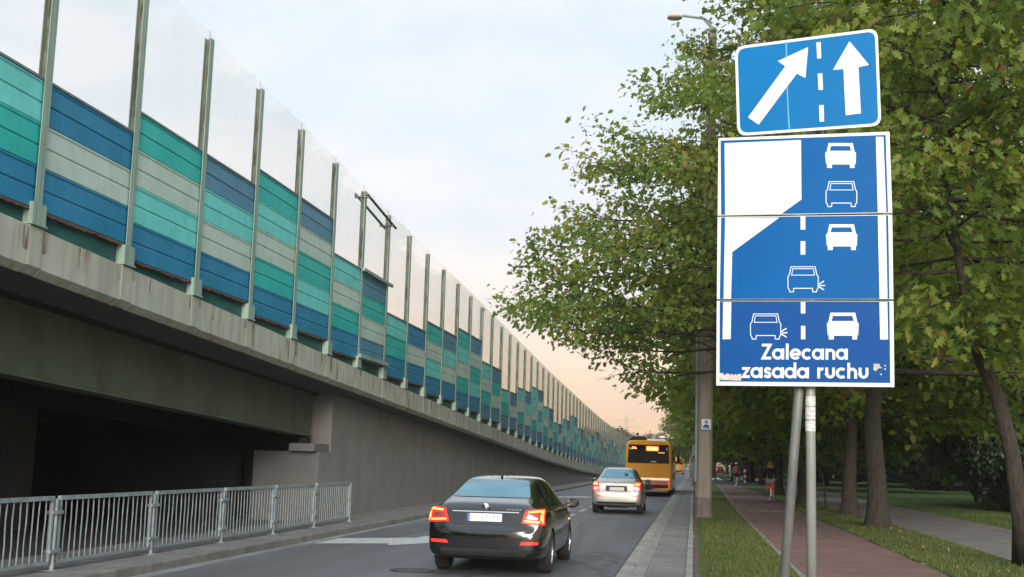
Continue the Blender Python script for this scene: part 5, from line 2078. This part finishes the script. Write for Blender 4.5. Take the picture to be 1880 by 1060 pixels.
park = [(13.6, 96, 1.0, 'slim park tree between the two thick oak trunks'), (24, 74, 1.1, 'park tree behind the tall dense evergreen'), (12.5, 118, 1.0, 'park tree beyond the crossing right of the footpath'), (20, 134, 1.2, 'park tree behind the round bush'), (31, 96, 1.15, 'park tree right of the wide bush'),
        (29, 140, 1.3, 'tall park tree far behind the bushes'), (40, 120, 1.3, 'park tree deep in the park at the right'), (13, 165, 1.2, 'park tree far along the footpath'), (22, 178, 1.3, 'park tree far behind the lawn'), (34, 175, 1.4, 'big park tree at the back of the lawn'),
        (24, 52, 1.0, 'park tree behind the leaning trunk'), (11.5, 200, 1.3, 'park tree at the far end of the footpath'), (48, 165, 1.5, 'park tree at the back right of the park'), (18, 215, 1.5, 'far park tree over the end of the lawn')]
for i, (x, y, s, lab) in enumerate(park):
    copy_at(tP, (x, y, .05), lab, i * 2.1, (s, s, s), G2)
tF = thing('autumn_tree', (-25, 330, 0), 'yellowing tree in the far line across the road end', 'tree', 'far autumn trees across the road end')
rgx = random.Random(9)
pt, rs = straight_trunk(-25, 330, 9.5, .2, 6)
limb_tree(tF, 27, pt, rs, ring_limbs(15, 1.2, 9.3, 26, [(1, 3.5), (4, 4.5), (7, 3.6), (9.5, 1.2)], lambda z: .3), 9, 16, .55, m_leaf4, SIMPLE, spread=.5)
far = [(-19, 326, 1.05), (-13, 334, .9), (-8, 328, .85), (-3, 338, .95), (2, 330, .9), (-30, 342, 1.15), (-22, 352, 1.2), (-11, 356, 1.1), (-1, 360, 1.15), (6, 345, 1.0), (-36, 350, 1.25)]
for i, (x, y, s) in enumerate(far):
    copy_at(tF, (x, y, 0), 'yellowing tree in the far line across the road end', i * 1.3, (s * 1.2, s, s), 'far autumn trees across the road end')
# sapling by the path
sp = thing('sapling', (5.23, 49.5, .09), 'thin dark sapling between the upright pole and the scarred trunk', 'sapling')
limb_tree(sp, 28, [(5.23, 49.5, .05), (5.2, 49.5, .8), (5.05, 49.5, 1.8), (4.98, 49.5, 2.7)], [.05, .04, .035, .02], [(1.5 + .1 * i, i * 2.4, .7, .3) for i in range(12)], 5, 14, .17, m_leaf2, SIMPLE, spread=.14, limb_r=.03)
# fallen leaves
rg = np.random.default_rng(8)
n = 360
x = np.where(rg.uniform(0, 1, n) < .62, rg.uniform(3.7, 6.1, n), np.where(rg.uniform(0, 1, n) < .6, rg.normal(1.62, .18, n), rg.uniform(-1.0, .4, n)))
y = 17 + 45 * rg.uniform(0, 1, n) ** 1.5
P = np.stack([x, y, np.full(n, .155)], 1)
me = leaf_mesh('fallen_leaves', P, rg.normal(0, 1, (n, 3)) * (1, 1, .05), .07, rg, m_fallen, FEW, rg.uniform(0, .9, n), 0.0, 2.5)
o = bpy.data.objects.new('fallen_leaves', me)
col.objects.link(o)
tag(o, 'scattered yellow and brown fallen leaves on the grass', 'leaves', kind='stuff')
# ------------------------------------------------------------------ cyclists
m_skin = pm('skin', (.50, .28, .19), rough=.6, var=.08, scale=5)
m_blond = pm('blond_hair', (.45, .28, .12), rough=.6, var=.3, scale=40, stretch=(1, 1, .2))
m_darkcl = pm('dark_cloth', (.008, .012, .014), rough=.9, var=.3, scale=8)
m_grey = pm('grey_cloth', (.36, .34, .36), rough=.9, var=.15, scale=8)
m_pink = pm('pink_cloth', (.42, .10, .11), rough=.9, var=.2, scale=8)
m_bred = pm('bike_red', (.50, .055, .02), rough=.4, var=.15)
m_bwhite = pm('bike_white', (.72, .70, .68), rough=.4, var=.1)
m_bdark = pm('bike_dark', (.03, .03, .032), rough=.4, metal=.3, var=.2)


def skinned(name, verts, edges, mat, parent, sub=1):
    me = bpy.data.meshes.new(name)
    me.from_pydata([v[:3] for v in verts], edges, [])
    o = bpy.data.objects.new(name, me)
    col.objects.link(o)
    o.modifiers.new('skin', 'SKIN')
    sk = me.skin_vertices[0].data
    for i, v in enumerate(verts):
        r = v[3]
        sk[i].radius = r if isinstance(r, tuple) else (r, r)
        sk[i].use_root = (i == 0)
    s = o.modifiers.new('sub', 'SUBSURF')
    s.levels = s.render_levels = sub
    dg = bpy.context.evaluated_depsgraph_get()
    m2 = bpy.data.meshes.new_from_object(o.evaluated_get(dg))
    bpy.data.objects.remove(o)
    m2.name = name
    m2.materials.clear()
    m2.materials.append(mat)
    m2.polygons.foreach_set('use_smooth', [True] * len(m2.polygons))
    o = bpy.data.objects.new(name, m2)
    col.objects.link(o)
    o.parent = parent
    return o


def hand(vs, es, w, palm, fdir, side):
    """palm and five fingers hanging from wrist index w, curled round a grip"""
    V = Vector
    b = len(vs)
    pc = V(palm)
    vs.append((*pc, (.040, .022)))
    es.append((w, b))
    fd = V(fdir).normalized()
    up = V((0, 0, 1))
    ac = fd.cross(up).normalized()
    for i, (o, l) in enumerate(((-.033, .062), (-.011, .075), (.011, .071), (.033, .055))):
        k = len(vs)
        r0 = pc + fd * .045 + ac * o
        vs.append((*r0, .0095))
        vs.append((*(r0 + fd * l * .55 - up * .012), .009))
        vs.append((*(r0 + fd * l * .62 - up * .012 - up * l * .5), .008))
        es += [(b, k), (k, k + 1), (k + 1, k + 2)]
    k = len(vs)
    t0 = pc + ac * (-.045 * side) + fd * .0
    vs.append((*t0, .011))
    vs.append((*(t0 + fd * .03 - up * .03 + ac * (-.012 * side)), .009))
    es += [(b, k), (k, k + 1)]


def bicycle(loc, label, mframe, mrear, rz=0):
    root = thing('bicycle', loc, label, 'bicycle', rz=rz)
    for y, nm in ((-.52, 'rear'), (.54, 'front')):
        q = MB()
        prof = [(.345 + .022 * math.cos(t), .022 * math.sin(t)) for t in [2 * PI * i / 8 for i in range(9)]]
        q.lathe(prof, 'x', 32, (0, y, .367))
        w = q.build('wheel', m_tyre, root, smooth=True, local=True)
        q = MB()
        q.lathe([(.325, -.012), (.312, 0), (.325, .012)], 'x', 32, (0, y, .367))
        for i in range(14):
            a = 2 * PI * i / 14
            q.tube([(.02 * (-1) ** i, y, .367), (0, y + .315 * math.cos(a), .367 + .315 * math.sin(a))], .0022, 4, caps=False)
        q.tube([(-.05, y, .367), (.05, y, .367)], .022, 8)
        q.build('rim', m_chrome, w, local=True)
    q = MB()
    bb, st_, hd = (0, -.08, .30), (0, -.24, .86), (0, .36, .86)
    for a, b, r in ((bb, st_, .017), (bb, (0, .40, .66), .02), ((0, -.19, .68), hd, .018), ((0, .33, .98), (0, .43, .60), .02), ((0, .43, .60), (0, .54, .367), .014), ((.05, -.52, .367), (.02, -.2, .72), .010), ((-.05, -.52, .367), (-.02, -.2, .72), .010), ((.05, -.52, .367), bb, .011), ((-.05, -.52, .367), bb, .011)):
        q.tube([a, b], r, 8)
    q.build('frame', mframe, root, local=True)
    q = MB()
    q.tube([(-.30, .20, 1.05), (-.20, .30, 1.06), (0, .33, 1.03), (.20, .30, 1.06), (.30, .20, 1.05)], .014, 8)
    q.tube([(0, .33, .95), (0, .33, 1.04)], .015, 8)
    q.build('handlebar', m_chrome, root, local=True)
    q = MB()
    q.blob((0, -.30, .93), (.10, .14, .045), 12, 6)
    q.tube([st_, (0, -.27, .92)], .014, 8)
    q.build('saddle', m_bdark, root, local=True, smooth=True)
    q = MB()
    q.lathe([(.001, -.006), (.085, -.006), (.09, 0), (.085, .006), (.001, .006)], 'x', 20, (.06, -.08, .30))
    q.tube([(.06, -.08, .30), (.09, -.04, .14)], .012, 6)
    q.box(.09, .19, -.09, .01, .12, .145)
    q.tube([(-.06, -.08, .30), (-.09, -.12, .46)], .012, 6)
    q.box(-.19, -.09, -.17, -.07, .45, .475)
    q.build('crank', m_bdark, root, local=True)
    q = MB()
    pts = [(-.52 - .385 * math.cos(math.radians(a)), .367 + .385 * math.sin(math.radians(a))) for a in range(-10, 130, 10)]
    for (y0, z0), (y1, z1) in zip(pts, pts[1:]):
        q.add([(-.032, y0, z0), (.032, y0, z0), (.032, y1, z1), (-.032, y1, z1)], [(0, 1, 2, 3)])
    q.build('mudguard', m_bwhite, root, local=True)
    if mrear is not None:
        q = MB()
        q.box(-.14, .14, -.78, -.44, .62, .80)
        q.box(-.08, .08, -.80, -.40, .80, .825)
        q.build('rear_bag', mrear, root, local=True, bevel=.02)
    q = MB()
    q.blob((0, -.86, .62), (.03, .02, .035), 8, 6)
    q.build('rear_lamp', m_refl, root, local=True)
    return root


def rider(loc, label, hair, top, shorts, long_hair, rz=0, sleeves=True, helmet=None):
    root = thing('person', loc, label, 'person', rz=rz)
    V_, E_ = [], []

    def v(x, y, z, r, p=None):
        V_.append((x, y, z, r))
        if p is not None:
            E_.append((p, len(V_) - 1))
        return len(V_) - 1
    pel = v(0, -.29, 1.02, (.16, .12))
    wai = v(0, -.26, 1.18, (.135, .10), pel)
    che = v(0, -.20, 1.38, (.165, .115), wai)
    nb = v(0, -.16, 1.53, (.075, .07), che)
    nk = v(0, -.13, 1.60, .055, nb)
    he = v(0, -.10, 1.70, (.078, .092), nk)
    v(0, -.09, 1.79, (.072, .085), he)
    hands = []
    for s in (-1, 1):
        sh = v(s * .175, -.17, 1.47, .062, che)
        el = v(s * .26, -.02, 1.24, .042, sh)
        wr = v(s * .285, .15, 1.085, .028, el)
        hands.append((wr, s))
        hip = v(s * .09, -.28, .97, .098, pel)
        if s > 0:                      # right leg down
            kn = v(s * .115, .10, .62, .062, hip)
            ca = v(s * .12, .04, .42, .055, kn)
            an = v(s * .13, -.02, .22, .036, ca)
            he_ = v(s * .135, -.06, .175, .035, an)
            v(s * .14, .10, .165, .030, he_)
        else:                          # left leg coming up
            kn = v(s * .12, .14, .83, .062, hip)
            ca = v(s * .12, .02, .67, .055, kn)
            an = v(s * .13, -.10, .54, .036, ca)
            he_ = v(s * .135, -.15, .505, .035, an)
            v(s * .14, .0, .495, .030, he_)
    for wr, s in hands:
        hand(V_, E_, wr, (s * .288, .20, 1.075), (0, 1, -.15), s)
    skinned('body', V_, E_, m_skin, root)
    # face
    q = MB()
    q.blob((0, .005, 1.705), (.016, .022, .022), 8, 6)
    for s in (-1, 1):
        q.blob((s * .082, -.09, 1.715), (.012, .022, .032), 8, 6)
    q.build('nose_and_ears', m_skin, root, local=True, smooth=True)
    q = MB()
    for s in (-1, 1):
        q.blob((s * .032, -.012, 1.735), (.014, .008, .009), 8, 6)
    q.box(-.025, .025, -.014, -.006, 1.662, 1.672)
    q.build('eyes_and_mouth', m_darkcl, root, local=True)
    # clothing
    V2, E2 = [], []

    def w(x, y, z, r, p=None):
        V2.append((x, y, z, r))
        if p is not None:
            E2.append((p, len(V2) - 1))
        return len(V2) - 1
    a = w(0, -.285, 1.00, (.19, .145))
    b = w(0, -.26, 1.20, (.16, .125), a)
    c = w(0, -.20, 1.38, (.185, .135), b)
    w(0, -.16, 1.52, (.085, .08), c)
    for s in (-1, 1):
        sh = w(s * .18, -.17, 1.47, .078, c)
        el = w(s * .26, -.02, 1.24, .060, sh)
        if sleeves:
            w(s * .284, .145, 1.09, .045, el)
    skinned('jacket' if sleeves else 'shirt', V2, E2, top, root)
    V3, E3 = [(0, -.29, .99, (.18, .14))], []
    for s in (-1, 1):
        i = len(V3)
        V3.append((s * .095, -.28, .965, .115)); E3.append((0, i))
        V3.append((s * .11, -.02, .76 if s > 0 else .875, .09)); E3.append((i, i + 1))
    skinned('shorts', V3, E3, shorts, root)
    q = MB()
    q.blob((0, -.12, 1.765), (.098, .112, .10), 14, 10)
    if long_hair:
        q.blob((0, -.19, 1.70), (.115, .08, .13), 12, 8)
        q.blob((.03, -.205, 1.62), (.10, .06, .11), 12, 8)
        q.blob((-.05, -.20, 1.60), (.07, .055, .09), 12, 8)
        for i in range(10):
            x = -.11 + .022 * i
            q.tube([(x * .8, -.22, 1.72), (x * 1.1, -.245, 1.62), (x * 1.2 + .02 * math.sin(i * 3), -.22, 1.52)], [.03, .028, .008], 6)
    q.build('hair', hair, root, local=True, smooth=True)
    if helmet:
        q = MB()
        q.blob((0, -.11, 1.80), (.115, .145, .085), 16, 8)
        q.build('helmet', helmet, root, local=True, smooth=True)
    q = MB()
    q.blob((.138, .02, .165), (.045, .135, .042), 12, 6)
    q.blob((-.138, -.08, .495), (.045, .135, .042), 12, 6)
    q.build('shoe', m_grey if long_hair else m_bwhite, root, local=True, smooth=True)
    return root


L1 = (3.45, 55.8, .102)
bicycle(L1, 'bicycle with a red rear bag under the blonde rider', m_bred, m_bred, -.03)
rider(L1, 'blonde cyclist in a black jacket and grey shorts, seen from behind', m_blond, m_darkcl, m_grey, True, -.03)
L2 = (3.25, 93.5, .102)
bicycle(L2, 'far bicycle under the rider in pink', m_bdark, None, .02)
rider(L2, 'far cyclist in a pink shirt, dark shorts and white helmet', m_darkcl, m_pink, m_darkcl, False, .02, False, m_bwhite)
# ------------------------------------------------------------------ evening haze
hz = MB()
hz.box(-400, 400, -60, 960, -1.06, 60)
m_haze = bpy.data.materials.new('haze')
m_haze.use_nodes = True
_n = m_haze.node_tree.nodes
_n.clear()
_o = _n.new('ShaderNodeOutputMaterial')
_p = _n.new('ShaderNodeVolumePrincipled')
_p.inputs['Color'].default_value = (1.0, .90, .80, 1)
_p.inputs['Density'].default_value = .0004
_p.inputs['Anisotropy'].default_value = .3
m_haze.node_tree.links.new(_p.outputs[0], _o.inputs['Volume'])
tag(hz.build('haze', m_haze), kind='stuff')
